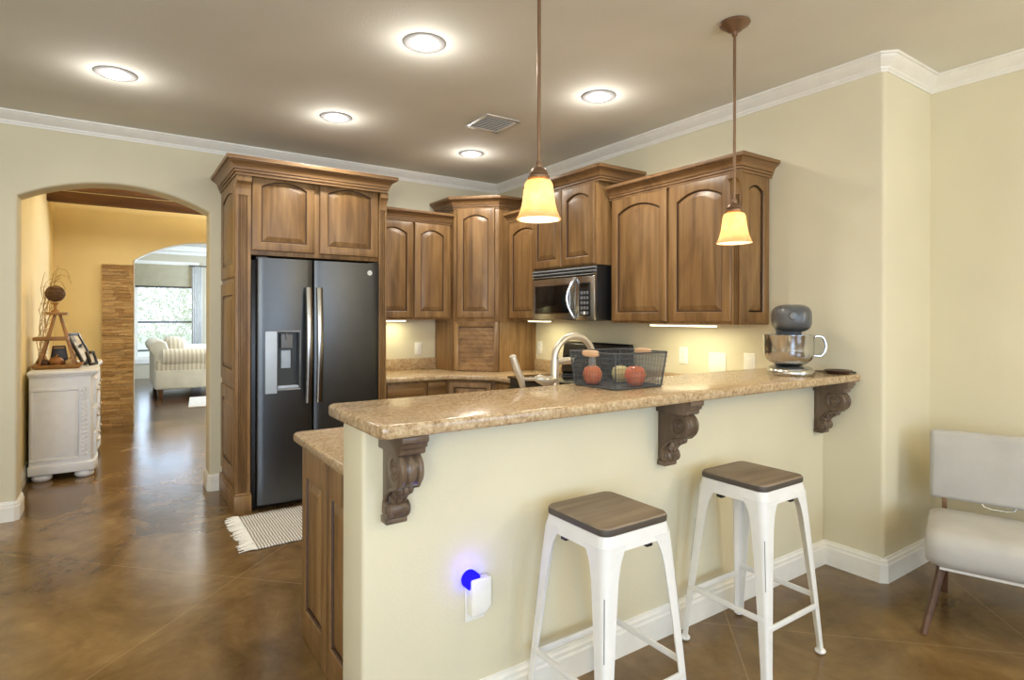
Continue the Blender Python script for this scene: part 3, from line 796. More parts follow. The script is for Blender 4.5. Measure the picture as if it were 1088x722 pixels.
MB().prism([(3.1275, .93), (3.1485, 1.11), (3.152, 1.11), (3.131, .93)], 'y', 3.36, 3.58).build('clock_panel', M_bglass, g)
for yk in (3.15, 3.27, 3.67, 3.79):
    MB().lathe([(0, 3.108), (.019, 3.110), (.021, 3.135), (.021, 3.150)], (0, yk, 1.02), 18, 'x').build('knob', M_black, g)
dd = MB().box(2.575, 2.60, 3.10, 3.842, .20, .80).build('oven_door', M_bglass, t, bevel=.006)
MB().tube([(2.60, 3.16, .755), (2.545, 3.17, .755), (2.54, 3.2, .755), (2.54, 3.74, .755), (2.545, 3.77, .755), (2.60, 3.78, .755)], .011, 10).build('handle', M_steel, dd)
MB().box(2.58, 2.60, 3.10, 3.842, .05, .19).build('drawer', M_black, t, bevel=.005)

# ------------------------------------------------------------------ switch plates and outlets
def plate(name, label, cat, c, n, w, h, kind):
    # n: outward normal axis; c on the wall surface
    t = thing(name, label, cat, c, 'wall plates of the kitchen')
    c = Vector(c); n = Vector(n); u = Vector((n.y, -n.x, 0))
    MB().obox(c + n * .0035, u * w / 2, n * .003, Z_ * h / 2).build('plate', M_white, t, bevel=.0025)
    if kind == 'rocker': MB().obox(c + n * .008, u * .016, n * .002, Z_ * .033).build('rocker', M_white, t, bevel=.0015)
    if kind == 'outlet':
        for s in (-1, 1):
            o = MB().obox(c + n * .0075 + Z_ * .02 * s, u * .016, n * .0015, Z_ * .014).build('socket', M_white, t, bevel=.0012)
            mb = MB()
            for q in (-1, 1): mb.obox(c + n * .0091 + Z_ * (.02 * s + .003) + u * .006 * q, u * .0012, n * .0004, Z_ * .004)
            mb.build('slot', M_black, o)
    mb = MB()
    if kind != 'blank':
        for s in ((-1, 1) if kind == 'rocker' else (0,)): mb.lathe([(0, .0066), (.003, .0066), (.003, .0085), (0, .0085)], (0, 0, 0), 10)
    return t
plate('light_switch', 'white rocker switch plate above the counter beside the refrigerator', 'switch', (2.344, YW, 1.054), (0, -1, 0), .07, .115, 'rocker')
plate('electrical_outlet', 'white outlet plate between corner cabinet and range', 'outlet', (XW, 4.30, 1.075), (-1, 0, 0), .07, .115, 'outlet')
plate('electrical_outlet', 'white outlet plate on the wall just right of the wire basket', 'outlet', (XW, 2.648, 1.093), (-1, 0, 0), .075, .118, 'outlet')
plate('wall_plate', 'wide blank white wall plate between outlet and stand mixer', 'wall plate', (XW, 2.375, 1.062), (-1, 0, 0), .13, .13, 'blank')
plate('light_switch', 'white switch plate just left of the stand mixer', 'switch', (XW, 2.141, 1.075), (-1, 0, 0), .078, .12, 'rocker')
plate('electrical_outlet', 'white outlet plate low on the half wall behind the blue night light', 'outlet', (.992, YH, .405), (0, -1, 0), .075, .125, 'outlet')

# night light plugged into it
t = thing('night_light', 'white plug-in night light glowing blue on the half wall', 'night light', (.992, YH - .01, .375))
pf = [(-.036, -.062), (.018, -.062), (.040, -.038), (.040, .058), (-.036, .058)]
MB().prism([(.996 + a, .434 + b) for a, b in pf], 'y', YH - .044, YH - .010).build('case', M_white, t, bevel=.006, seg=3)
mb = MB().lathe([(0, YH - .034), (.024, YH - .034), (.030, YH - .028), (.030, YH - .0012), (0, YH - .0012)], (.972, 0, .484), 28, 'y')
mb.build('lens', M_blue, t)
lamp('night_light_glow', 'POINT', (.957, YH - .05, .525), .18, (.10, .06, 1.0), size=.015)

# ------------------------------------------------------------------ under-cabinet lights
def uc(label, x0, x1, y0, y1, z, e):
    t = thing('under_cabinet_light', label, 'light', ((x0 + x1) / 2, (y0 + y1) / 2, z - .018), 'under-cabinet lights')
    MB().box(x0, x1, y0, y1, z - .010, z - .0005).build('housing', M_white, t, bevel=.002)
    MB().box(x0 + .006, x1 - .006, y0 + .006, y1 - .006, z - .018, z - .010).build('diffuser', M_tubel, t, bevel=.002)
    lamp('under_cabinet_glow', 'AREA', ((x0 + x1) / 2, (y0 + y1) / 2, z - .021), e, (1.0, .93, .58), (0, 0, 0), max(.02, x1 - x0 - .02), max(.02, y1 - y0 - .02))
uc('lit slim light under the cabinet beside the refrigerator', 1.86, 2.16, 4.87, 4.93, 1.33, 1.6)
uc('lit slim light under the narrow cabinet left of the microwave', 2.99, 3.05, 3.88, 4.16, 1.33, 1.6)
uc('lit slim light under the large wall cabinet right of the microwave', 2.99, 3.05, 2.23, 2.74, 1.315, 2.2)

# ------------------------------------------------------------------ ceiling lights, vent, pendants
def can(label, x, y):
    t = thing('recessed_light', label, 'ceiling light', (x, y, ZC - .012), 'recessed ceiling lights')
    MB().lathe([(.070, ZC - .0005), (.105, ZC - .0005), (.105, ZC - .004), (.098, ZC - .009), (.085, ZC - .010), (.070, ZC - .006)], (x, y, 0), 40).build('trim_ring', M_ring, t)
    MB().lathe([(.072, ZC - .001), (.072, ZC - .006), (.062, ZC - .013), (.04, ZC - .018), (0, ZC - .020)], (x, y, 0), 40).build('lens', M_lens, t)
    lamp('recessed_glow', 'SPOT', (x, y, ZC - .03), 44, (1.0, .95, .86), size=.07, spot_size=math.radians(168), spot_blend=.8)
    lamp('recessed_halo_fill', 'POINT', (x, y, ZC - .11), 2.6, (1.0, .97, .92), size=.05)  # extra point light hung below the lens, added for the ceiling halo
can('lit recessed ceiling light in front of the archway, leftmost of five', -.014, 3.907)
can('lit recessed ceiling light nearest the camera, at the top of the photo', 1.244, 2.602)
can('lit recessed ceiling light in front of the refrigerator cabinet', 1.216, 3.912)
can('lit recessed ceiling light between the two pendant lamps', 2.423, 2.629)
can('lit recessed ceiling light in front of the corner cabinet, smallest in view', 2.413, 4.15)

t = thing('air_vent', 'square grey louvered ceiling air vent', 'vent', (2.155, 3.42, ZC - .012))
mb = MB()
x0, x1, y0, y1 = 2.02, 2.29, 3.27, 3.57
for a in ((x0, x0 + .025, y0, y1), (x1 - .025, x1, y0, y1), (x0, x1, y0, y0 + .025), (x0, x1, y1 - .025, y1)): mb.box(*a, ZC - .008, ZC - .0005)
mb.build('frame', M_trim, t, bevel=.002)
MB().box(x0 + .02, x1 - .02, y0 + .02, y1 - .02, ZC - .003, ZC - .0008).build('backing', M_grey, t)
for k in range(9):
    yy = y0 + .04 + k * (y1 - y0 - .08) / 8
    MB().obox(((x0 + x1) / 2, yy, ZC - .007), ((x1 - x0) / 2 - .026, 0, 0), (0, .009, .004), (0, -.0006, .0012)).build('louver', M_trim, t)

def pendant(x, y):
    t = thing('pendant_lamp', '', 'pendant lamp', (x, y, 1.68), 'amber glass pendants over the bar')
    MB().lathe([(0, ZC - .001), (.066, ZC - .001), (.068, ZC - .006), (.062, ZC - .014), (.045, ZC - .022), (.03, ZC - .038), (.014, ZC - .044), (.012, ZC - .06), (0, ZC - .06)], (x, y, 0), 32).build('canopy', M_bronze, t)
    MB().lathe([(.0065, 1.885), (.0065, ZC - .055)], (x, y, 0), 14).build('rod', M_bronze, t)
    MB().lathe([(0, 1.902), (.010, 1.900), (.013, 1.890), (.012, 1.880), (.022, 1.876), (.030, 1.866), (.033, 1.856), (.030, 1.852), (.038, 1.848), (.038, 1.840), (.034, 1.836), (.0, 1.836)], (x, y, 0), 28).build('holder', M_bronze, t)
    ou = [(.036, 1.834), (.044, 1.831), (.049, 1.820), (.052, 1.798), (.055, 1.775), (.059, 1.750), (.065, 1.728), (.072, 1.711), (.079, 1.698)]
    inn = [(r - .004, z - .001) for r, z in ou[::-1]]
    MB().lathe(ou + inn, (x, y, 0), 40).build('shade', M_amber, t)
    b = MB().lathe([(0, 1.722), (.012, 1.724), (.019, 1.735), (.021, 1.748), (.017, 1.768), (.011, 1.787), (.011, 1.83)], (x, y, 0), 18).build('bulb', M_bulb, t)
    return t
PEND = [(1.213, 1.62), (2.330, 1.62)]
t = pendant(*PEND[0]); t['label'] = 'lit amber glass pendant lamp on long rod over middle of bar, nearest camera'
t2 = dup(t, (PEND[1][0], PEND[1][1], 1.68), 'lit amber glass pendant lamp hanging before the large wall cabinet')
for x, y in PEND:
    lamp('pendant_glow', 'POINT', (x, y, 1.742), 10, (1.0, .91, .74), size=.028)

# ------------------------------------------------------------------ faucet
t = thing('faucet', 'satin nickel gooseneck kitchen faucet behind the bar', 'faucet', (1.67, 2.10, ZL))
fx, fy = 1.668, 2.10
MB().lathe([(.030, ZL + .0005), (.030, ZL + .006), (.021, ZL + .012), (.020, ZL + .03), (.0195, 1.15), (.017, 1.165), (0, 1.165)], (fx, fy, 0), 24).build('body', M_nickel, t)
ap = [(fx, fy, 1.15), (fx + .002, fy, 1.17)]
for i in range(0, 21):
    a = PI - (PI + .15) * i / 20; ap.append((fx + .118 + .116 * math.cos(a) - .002, fy, 1.165 + .103 * math.sin(a)))
MB().tube(ap, .0165, 14).build('gooseneck', M_nickel, t)
e = Vector(ap[-1]); MB().lathe([(.0, e.z - .085), (.019, e.z - .085), (.020, e.z - .04), (.0175, e.z + .006), (0, e.z + .006)], (e.x, e.y, 0), 18).build('spray_head', M_nickel, t)
MB().tube([(fx + .01, fy, 1.150), (fx + .05, fy, 1.153), (fx + .10, fy, 1.153)], [.015, .017, .017], 12).build('filter_spout', M_nickel, t)
MB().tube([(fx, fy, 1.070), (fx - .05, fy, 1.062), (fx - .09, fy, 1.078), (fx - .11, fy, 1.078)], [.020, .024, .021, .012], 14).build('lever_arm', M_nickel, t)
MB().tube([(1.487, fy, 1.045), (1.478, fy, 1.08), (1.452, fy, 1.13), (1.432, fy, 1.185), (1.430, fy, 1.192)], [.013, .016, .017, .015, .006], 14).build('lever', M_nickel, t)
MB().tube([(1.570, fy, 1.077), (1.50, fy, 1.080), (1.475, fy, 1.085)], [.008, .007, .007], 10).build('lever_pin', M_nickel, t)

# ------------------------------------------------------------------ wire basket and fruit
BXa, BXb, BYa, BYb = 1.648, 1.93, 1.685, 1.945
t = thing('wire_basket', 'dark wire mesh basket of apples on the bar top', 'basket', (1.79, 1.81, ZB))
def rr(x0, x1, y0, y1, z, r=.02, n=5):
    o = []
    for cx, cyy, a0 in ((x1 - r, y1 - r, 0), (x0 + r, y1 - r, 90), (x0 + r, y0 + r, 180), (x1 - r, y0 + r, 270)):
        for i in range(n): a = math.radians(a0 + 90 * i / (n - 1)); o.append((cx + r * math.cos(a), cyy + r * math.sin(a), z))
    return o
fl = .016; zr = ZB + .148
MB().loft([rr(BXa, BXb, BYa, BYb, ZB + .0012), rr(BXa, BXb, BYa, BYb, ZB + .0042)]).build('base_plate', M_wire, t)
mb = MB(); mb.tube(rr(BXa - fl, BXb + fl, BYa - fl, BYb + fl, zr), .0032, 8, closed=True); mb.tube(rr(BXa, BXb, BYa, BYb, ZB + .005), .0028, 8, closed=True)
for sx, sy in ((BXa, BYa), (BXb, BYa), (BXa, BYb), (BXb, BYb)):
    ox = -fl if sx == BXa else fl; oy = -fl if sy == BYa else fl
    k = .006; mb.tube([(sx + (k if ox < 0 else -k), sy + (k if oy < 0 else -k), ZB + .004), (sx + ox + (k if ox < 0 else -k), sy + oy + (k if oy < 0 else -k), zr)], .0026, 8)
mb.build('rim_and_frame', M_wire, t)
MB().loft([rr(BXa, BXb, BYa, BYb, ZB + .005), rr(BXa - fl, BXb + fl, BYa - fl, BYb + fl, zr - .001)], True, False, False).build('mesh_sides', M_mesh, t)
def wires(mb, a, b, n, z0=ZB + .005):
    for i in range(1, n):
        s = i / n
        for k in (0,):
            p = [a[0][q] + (a[1][q] - a[0][q]) * s for q in range(3)]; w = [b[0][q] + (b[1][q] - b[0][q]) * s for q in range(3)]
            mb.tube([p, w], .0006, 4)
A = [(BXa, BYa), (BXb, BYa), (BXb, BYb), (BXa, BYb)]
Bq = [(BXa - fl, BYa - fl), (BXb + fl, BYa - fl), (BXb + fl, BYb + fl), (BXa - fl, BYb + fl)]
mb = MB()
for i in range(4):
    j = (i + 1) % 4
    wires(mb, [(*A[i], ZB + .005), (*A[j], ZB + .005)], [(*Bq[i], zr), (*Bq[j], zr)], 16)
    wires(mb, [(*A[i], ZB + .005), (*Bq[i], zr)], [(*A[j], ZB + .005), (*Bq[j], zr)], 7)
mb.build('wire_grid', M_wire, t)
for x, s in ((BXa - fl, -1), (BXb + fl, 1)):
    MB().ell((x, 1.815, zr - .004), (.010, .05, .014), 14, 10, .6).build('wooden_grip', M_grip, t)
def apple(label, x, y, r, mat, zt):
    t = thing('apple', label, 'apple', (x, y, ZB + .0045), 'apples in the wire basket')
    pr = [(0, .30), (.20, .10), (.42, 0), (.62, .05), (.86, .40), (1.0, .95), (.97, 1.25), (.80, 1.62), (.55, 1.80), (.30, 1.80), (.12, 1.68), (0, 1.60)]
    MB().lathe([(a * r, ZB + .0045 + b * r * zt) for a, b in pr], (x, y, 0), 26).build('fruit', mat, t, ang=80)
    MB().tube([(x, y, ZB + .0045 + 1.6 * r * zt), (x + .002, y, ZB + 1.85 * r * zt), (x + .006, y, ZB + 2.1 * r * zt)], [.0016, .0018, .0026], 7).build('stem', M_stem, t)
apple('red apple alone in the left part of the wire basket', 1.704, 1.884, .042, M_apple, 1.03)
apple('red apple at the right, in front of the pale green one', 1.822, 1.745, .045, M_apple, 1.0)
apple('pale yellow-green apple, half hidden behind a red one', 1.862, 1.872, .040, M_apple2, 1.0)

# ------------------------------------------------------------------ stand mixer
mx, my = 0, 0
t = local_thing('stand_mixer', 'dark grey stand mixer with polished steel bowl on the bar end', 'stand mixer', (2.895, 1.690, 0), math.radians(-53))
def oval(cx, cyy, rx, ry, z, n=36, p=.8): return [(cx + rx * math.copysign(abs(math.cos(2 * PI * i / n)) ** p, math.cos(2 * PI * i / n)), cyy + ry * math.copysign(abs(math.sin(2 * PI * i / n)) ** p, math.sin(2 * PI * i / n)), z) for i in range(n)]
MB().loft([oval(mx + .014, my + .03, .108, .152, ZB + .001), oval(mx + .014, my + .03, .112, .156, ZB + .010), oval(mx + .014, my + .03, .110, .154, ZB + .026), oval(mx + .014, my + .03, .098, .142, ZB + .036)]).build('base', M_steel, t, ang=50)
MB().lathe([(0, ZB + .036), (.07, ZB + .036), (.075, ZB + .042), (0, ZB + .046)], (mx, my - .015, 0), 32).build('bowl_plate', M_mixer, t)
bp = [(.0, 1.108), (.055, 1.108), (.062, 1.112), (.085, 1.122), (.108, 1.140), (.119, 1.165), (.122, 1.19), (.123, 1.262), (.1255, 1.266), (.1255, 1.269), (.120, 1.267), (.119, 1.19), (.10, 1.14), (.06, 1.118), (0, 1.115)]
bw = MB().lathe(bp, (mx, my - .015, 0), 48).build('bowl', M_chrome, t)
hp = []
hx = mx + .118; hd = nrm((1, .05, 0)); hc = Vector((mx, my - .015, 0))
for r, z in ((.120, 1.258), (.140, 1.264), (.160, 1.258), (.172, 1.235), (.176, 1.205), (.168, 1.178), (.150, 1.160), (.118, 1.163)): hp.append(hc + hd * r + Vector((0, 0, z)))
MB().tube(hp, [.006, .006, .007, .0075, .0075, .007, .006, .005], 10).build('bowl_handle', M_chrome, bw)
MB().loft([oval(mx + .005, my + .145, .055, .045, ZB + .03), oval(mx + .005, my + .14, .045, .04, ZB + .09), oval(mx + .005, my + .135, .048, .045, ZB + .20), oval(mx + .005, my + .12, .06, .055, ZB + .26)]).build('column', M_mixer, t, ang=60)
MB().ell((mx + .015, my + .02, 1.354), (.091, .170, .072), 36, 22, .62).build('motor_head', M_mixer, t, ang=70)
MB().lathe([(0, 1.262), (.050, 1.262), (.060, 1.268), (.062, 1.285), (.066, 1.300), (.066, 1.315), (0, 1.315)], (mx, my - .015, 0), 32).build('planetary_hub', M_mixer, t)
MB().lathe([(0, my - .160), (.018, my - .158), (.020, my - .150), (.020, my - .10)], (mx + .005, 0, 1.365), 20, 'y').build('hub_cap', M_mixer, t)
MB().tube([(mx, my - .015, 1.262), (mx, my - .015, 1.20)], .008, 10).build('beater_shaft', M_steel, t)
MB().tube([(mx + .06, my + .165, ZB + .05), (mx + .13, my + .185, ZB + .006), (mx + .20, my + .20, ZB + .0045), (mx + .27, my + .21, ZB + .0045), (mx + .318, my + .188, ZB + .0045), (mx + .345, my + .164, ZB + .0045)], .0035, 8).build('power_cord', M_black, t)
tag(MB().lathe([(0, ZB + .0008), (.045, ZB + .0008), (.062, ZB + .008), (.068, ZB + .017), (.066, ZB + .019), (.05, ZB + .012), (0, ZB + .009)], (3.15, 1.562, 0), 32).build('spoon_rest', M_dish),
    'small dark brown dish beside the stand mixer', 'dish')

# ------------------------------------------------------------------ bar stools
def make_stool(label, x, y):
    t = local_thing('bar_stool', label, 'stool', (x, y, 0), 0, 'white metal bar stools')
    def sq(h, z, r, n=6): return rr(-h, h, -h, h, z, r, n)
    zs = .694
    MB().loft([sq(.143, zs, .03), sq(.147, zs + .003, .032), sq(.147, zs + .020, .032), sq(.143, zs + .025, .03)]).build('seat', [M_stoolseat], t, ang=40)
    MB().loft([sq(.1475, zs + .0005, .032), sq(.1482, zs + .006, .032), sq(.1482, zs + .016, .032), sq(.1472, zs + .020, .032)], True, False, False).build('seat_edge', M_stooledge, t)
    MB().loft([sq(.128, zs - .05, .034), sq(.156, zs - .05, .036), sq(.150, zs - .016, .034), sq(.146, zs - .0015, .033), sq(.12, zs - .0015, .03), sq(.12, zs - .012, .03), sq(.128, zs - .05, .034)], True, False, False).build('seat_pan', M_wmetal, t, ang=30)
    for sx in (-1, 1):
        for sy in (-1, 1):
            rings = []
            for k, (s, w, r) in enumerate(((0, .092, .034), (.08, .068, .030), (.16, .058, .026), (.4, .047, .020), (.7, .037, .014), (.94, .030, .012), (1, .030, .012))):
                z = (zs - .045) * (1 - s) + .012; c = .1545 + (.198 - .1545) * s
                pts = [(c - w, c)]
                for i in range(6):
                    a = PI / 2 - PI / 2 * i / 5; pts.append((c - r + r * math.cos(a), c - r + r * math.sin(a)))
                pts.append((c, c - w)); th = .004
                pts += [(c - th, c - w)]
                for i in range(6):
                    a = PI / 2 * i / 5; pts.append((c - r + (r - th) * math.cos(a), c - r + (r - th) * math.sin(a)))
                pts += [(c - w, c - th)]
                rings.append([(sx * p, sy * q, z) for p, q in pts])
            lg = MB().loft(rings).build('leg', M_wmetal, t, ang=40)
            def cp(s, off):
                z = (zs - .045) * (1 - s) + .012; c = .1545 + (.198 - .1545) * s; r = .0245 - .023 * (s - .22)
                return Vector((sx * (c - r * .293 + off), sy * (c - r * .293 + off), z))
            MB().tube([cp(.22, -.0008), cp(.5, -.0008)], [.002, .002], 6).build('pressed_rib', M_grey, lg)
            MB().ell((sx * .186, sy * .186, .0125), (.021, .021, .012), 14, 8).build('foot_pad', M_wmetal, lg)
            if sx * sy < 0:
                bp_ = (-.132, .052) if sx < 0 else (.052, -.132)
                MB().obox((*bp_, zs - .058), (.012, 0, 0), (0, .012, 0), (0, 0, .009)).build('rubber_bumper', M_black, lg)
    za = .20; c = .172
    for a, b, z in (((-c, -.182), (c, -.182), za), ((-c, .182), (c, .182), za), ((-.180, -c), (-.180, c), za + .03), ((.180, -c), (.180, c), za + .03)):
        p = Vector((*a, z)); q = Vector((*b, z)); d = (q - p).normalized(); nn = Vector((-d.y, d.x, 0))
        MB().obox((p + q) / 2, (q - p) / 2, nn * .004, Z_ * .011).build('footrest_bar', M_wmetal, t, bevel=.002)
    MB().box(-.12, .12, -.008, .008, zs - .035, zs - .02).build('cross_brace', M_wmetal, t)
    MB().box(-.008, .008, -.12, .12, zs - .050, zs - .036).build('cross_brace', M_wmetal, t)
    return t
st = make_stool('white metal bar stool nearer the camera, left of the pair', 1.354, 1.425)
dup(st, (2.165, 1.42, 0), 'white metal bar stool nearer the corner and grey chair')

# ------------------------------------------------------------------ grey chair at the right
CA = math.atan2(-.95, .31)
t = local_thing('upholstered_chair', 'light grey upholstered chair with wooden legs by the right wall', 'chair', (2.9, 1.07, 0), CA)
# local x runs along the chair's width (to the right of the sitter's view from the front), local -y is the front
CW = .62
def cushion(mb, x0, x1, y0, y1, z0, z1, puff=.012):
    return mb.box(x0, x1, y0, y1, z0, z1)
sg = MB()
prof = [(-.02, .30), (-.035, .33), (-.030, .40), (-.008, .428), (.04, .442), (.30, .435), (.46, .425), (.49, .41), (.49, .31), (.46, .295), (.02, .285)]
n = 12; rings = []
for i in range(n + 1):
    s = i / n; x = CW * s; k = 1 - max(0, 1 - min(s, 1 - s) / .06) ** 2 * .18
    rings.append([(x, .22 + (y - .22) * (1 - (1 - k) * .5), .37 + (z - .37) * k) for y, z in prof])
sg.loft(rings).build('seat', M_chair, t, ang=60, bevel=.012, seg=3, bang=50)
bk = MB()
bk.loft([[(x, y + (z - .47) * .10, z) for x, y, z in r] for r in (
    [(.0, .45, .47), (CW, .45, .47), (CW, .52, .47), (0, .52, .47)],
    [(.0, .44, .63), (CW, .44, .63), (CW, .53, .63), (0, .53, .63)],
    [(.0, .45, .80), (CW, .45, .80), (CW, .52, .80), (0, .52, .80)])])
bk.build('backrest', M_chair, t, bevel=.022, seg=4, bang=50)
MB().box(.05, CW - .05, .03, .46, .270, .2845).build('dust_cover', M_white, t)
for x in (.06, CW - .06):
    sg_ = -1 if x < .3 else 1; MB().tube([(x, .09, .284), (x + sg_ * .03, .04, .14), (x + sg_ * .06, -.03, .012), (x + sg_ * .06, -.034, .0)], [.019, .016, .012, .012], 10).build('leg', M_redwood, t)
    MB().tube([(x, .44, .292), (x, .47, .14), (x, .50, .0)], [.019, .016, .013], 10).build('leg', M_redwood, t)
    MB().box(x - .010, x + .010, .455, .475, .42, .50).build('back_post', M_bronze, t, bevel=.002)
MB().tube([(.20, .465, .48), (.21, .462, .462), (.24, .46, .455), (.30, .46, .455), (.32, .462, .462), (.33, .465, .48)], .005, 8).build('back_bracket', M_chrome, t)

# ------------------------------------------------------------------ rug before the refrigerator
t = thing('rug', 'small striped white and brown fringed rug before the refrigerator', 'rug', (1.1, 3.93, 0))
mb = MB(); nx, ny = 34, 14; rings = []
for i in range(nx + 1):
    x = .665 + .80 * i / nx
    rings.append([(x + .004 * math.sin(j * 2.1), 3.625 + .64 * j / ny + .006 * math.sin(x * 9) - .02 * (1 - i / nx), .007 + .0015 * math.sin(i * 1.7 + j * .8)) for j in range(ny + 1)])
mb.loft(rings, False, False, False)
mb.build('woven_field', M_rug, t, solid=.006)
mb = MB()
for j in range(64):
    y = 3.612 + .64 * j / 63 + rnd.uniform(-.004, .004); L = rnd.uniform(.06, .095); dy = rnd.uniform(-.014, .010)
    mb.tube([(.672, y, .008), (.64, y + dy * .4, .010), (.667 - L, y + dy, .0045)], [.0042, .0042, .003], 5)
mb.build('fringe', M_fringe, t)

# ------------------------------------------------------------------ sideboard in the hall
SX0, SX1, SY0, SY1 = -.605, -.165, 6.06, 7.42
t = thing('sideboard', 'white carved sideboard against the yellow hall wall', 'sideboard', (-.39, 6.7, 0))
def serp(y0, y1, x, a, n=18): return [(x + a * math.sin((i / n) * 3 * PI), y0 + (y1 - y0) * i / n) for i in range(n + 1)]
bod = [(SX0 + .01, SY0), (SX1 - .025, SY0)] + serp(SY0 + .02, SY1 - .02, SX1 - .012, .012) + [(SX1 - .025, SY1), (SX0 + .01, SY1)]
MB().prism(bod, 'z', .07, .865).build('carcass', M_cabwhite, t, bevel=.003, bang=60)
top = [(SX0, SY0 - .045), (SX1 + .018, SY0 - .045)] + serp(SY0, SY1, SX1 + .022, .012) + [(SX1 + .018, SY1 + .04), (SX0, SY1 + .04)]
MB().prism(top, 'z', .872, .90).build('top', M_cabwhite, t, bevel=.008, seg=3, bang=60)
MB().prism([(SX0 + .004, SY0 - .02), (SX1 - .006, SY0 - .02)] + serp(SY0, SY1, SX1 + .004, .012) + [(SX1 - .006, SY1 + .015), (SX0 + .004, SY1 + .015)], 'z', .855, .873).build('cornice', M_cabwhite, t, bevel=.004, bang=60)
MB().prism([(SX0 + .002, SY0 - .022), (SX1 - .002, SY0 - .022)] + serp(SY0, SY1, SX1 + .008, .012) + [(SX1 - .002, SY1 + .015), (SX0 + .002, SY1 + .015)], 'z', .055, .135).build('plinth', M_cabwhite, t, bevel=.01, seg=3, bang=60)
mb = MB()   # framed field and frieze on the visible end
for x0, x1, z0, z1 in ((SX0 + .02, SX1 - .11, .165, .19), (SX0 + .02, SX1 - .11, .735, .76), (SX0 + .02, SX0 + .04, .19, .735), (SX1 - .13, SX1 - .11, .19, .735)):
    mb.box(x0, x1, SY0 - .008, SY0 + .002, z0, z1)
mb.build('end_moulding', M_cabwhite, t, bevel=.004)
mb = MB(); mb.box(SX1 - .095, SX1 - .035, SY0 - .006, SY0 + .002, .16, .77)
for k in range(16):
    z = .19 + .036 * k
    for s in (-1, 1): mb.ell((SX1 - .065 + s * .011, SY0 - .008, z + (.010 if s > 0 else 0)), (.012, .006, .016), 8, 6)
mb.build('carved_pilaster', M_cabwhite, t)
for k in range(3):
    a = SY0 + .06 + k * .42
    for z0, z1 in ((.16, .36), (.38, .58), (.60, .82)):
        d = MB().box(SX1 - .02, SX1 + .012, a, a + .39, z0, z1).build('drawer', M_cabwhite, t, bevel=.006)
        MB().ell((SX1 + .02, a + .195, (z0 + z1) / 2), (.012, .014, .014), 10, 8).build('knob', M_nickel, d)
for x in (SX0 + .09, SX1 - .07):
    for y in (SY0 + .05, SY1 - .06):
        MB().lathe([(0, 0.0005), (.05, .0005), (.066, .012), (.07, .028), (.062, .045), (.05, .056), (0, .056)], (x, y, 0), 20).build('bun_foot', M_cabwhite, t)

# tiered wooden stand on it
tx, ty, tz = -.452, 6.39, .9005
t = thing('tiered_stand', 'three-tier A-frame wooden display stand on the white sideboard', 'stand', (tx, ty, tz))
def tray(x0, x1, y0, y1, z, lip, name):
    mb = MB(); mb.loft([[(x0 + .03, y0 + .02, z), (x1 - .03, y0 + .02, z), (x1 - .03, y1 - .02, z), (x0 + .03, y1 - .02, z)],
                        [(x0, y0, z + lip), (x1, y0, z + lip), (x1, y1, z + lip), (x0, y1, z + lip)],
                        [(x0 + .012, y0 + .012, z + lip), (x1 - .012, y0 + .012, z + lip), (x1 - .012, y1 - .012, z + lip), (x0 + .012, y1 - .012, z + lip)],
                        [(x0 + .035, y0 + .03, z + .012), (x1 - .035, y0 + .03, z + .012), (x1 - .035, y1 - .03, z + .012), (x0 + .035, y1 - .03, z + .012)]])
    mb.build(name, M_deco, t, bevel=.002)
tray(tx - .155, tx + .20, ty - .15, ty + .15, tz, .036, 'tray')
MB().box(tx - .145, tx + .095, ty - .10, ty + .10, 1.142, 1.172).build('shelf', M_deco, t, bevel=.004)
MB().box(tx - .055, tx + .087, ty - .07, ty + .07, 1.362, 1.386).build('shelf', M_deco, t, bevel=.004)
for sx in (-1, 1):
    for sy in (-1, 1):
        a = Vector((tx + .016 + sx * .018, ty + sy * .03, 1.362)); b = Vector((tx + .02 + sx * .125, ty + sy * .105, tz + .013))
        d = b - a; MB().obox((a + b) / 2, d / 2, (.010, 0, 0), (0, .008, 0)).build('leg', M_deco, t, bevel=.002)
MB().lathe([(0, 1.3865), (.03, 1.3865), (.028, 1.40), (.012, 1.41), (.012, 1.445), (.024, 1.462), (.026, 1.470), (0, 1.468)], (tx, ty, 0), 20).build('finial_post', M_deco, t)
# woven ball on its post
mb = MB().ell((tx, ty, 1.546), (.064, .064, .066), 24, 16)
for k in range(14):
    ax = nrm((rnd.uniform(-1, 1), rnd.uniform(-1, 1), rnd.uniform(-1, 1))); a = ax.orthogonal().normalized(); b = ax.cross(a)
    mb.tube([Vector((tx, ty, 1.546)) + (a * math.cos(q * PI / 14) + b * math.sin(q * PI / 14)) * .067 for q in range(28)], .005, 6, closed=True)
tag(mb.build('woven_ball', M_ball), 'brown woven vine ball on top of the tiered stand', 'ornament')
# ornaments on the bottom tray
def gourd(name, label, c, r, sq, mat, stem=True):
    g = thing(name, label, 'ornament', (c[0], c[1], c[2] - r * sq))
    mb = MB(); rings = []
    for i in range(1, 12):
        ph = -PI / 2 + PI * i / 12
        rings.append([(c[0] + r * math.cos(ph) * (1 + .09 * math.cos(8 * j * 2 * PI / 32)) * math.cos(2 * PI * j / 32), c[1] + r * math.cos(ph) * (1 + .09 * math.cos(8 * j * 2 * PI / 32)) * math.sin(2 * PI * j / 32), c[2] + r * sq * math.sin(ph)) for j in range(32)])
    mb.loft(rings).build('body', mat, g, ang=80)
    MB().tube([(c[0], c[1], c[2] + r * sq * .9), (c[0] + .004, c[1], c[2] + r * sq + .012), (c[0] + .014, c[1], c[2] + r * sq + .02)], [.008, .006, .005], 7).build('stem', M_deco, g)
zt = tz + .0125
gourd('gourd', 'dark brown gourd at the left of the stand bottom tray', (tx - .075, ty - .035, zt + .036), .042, .85, M_ball)
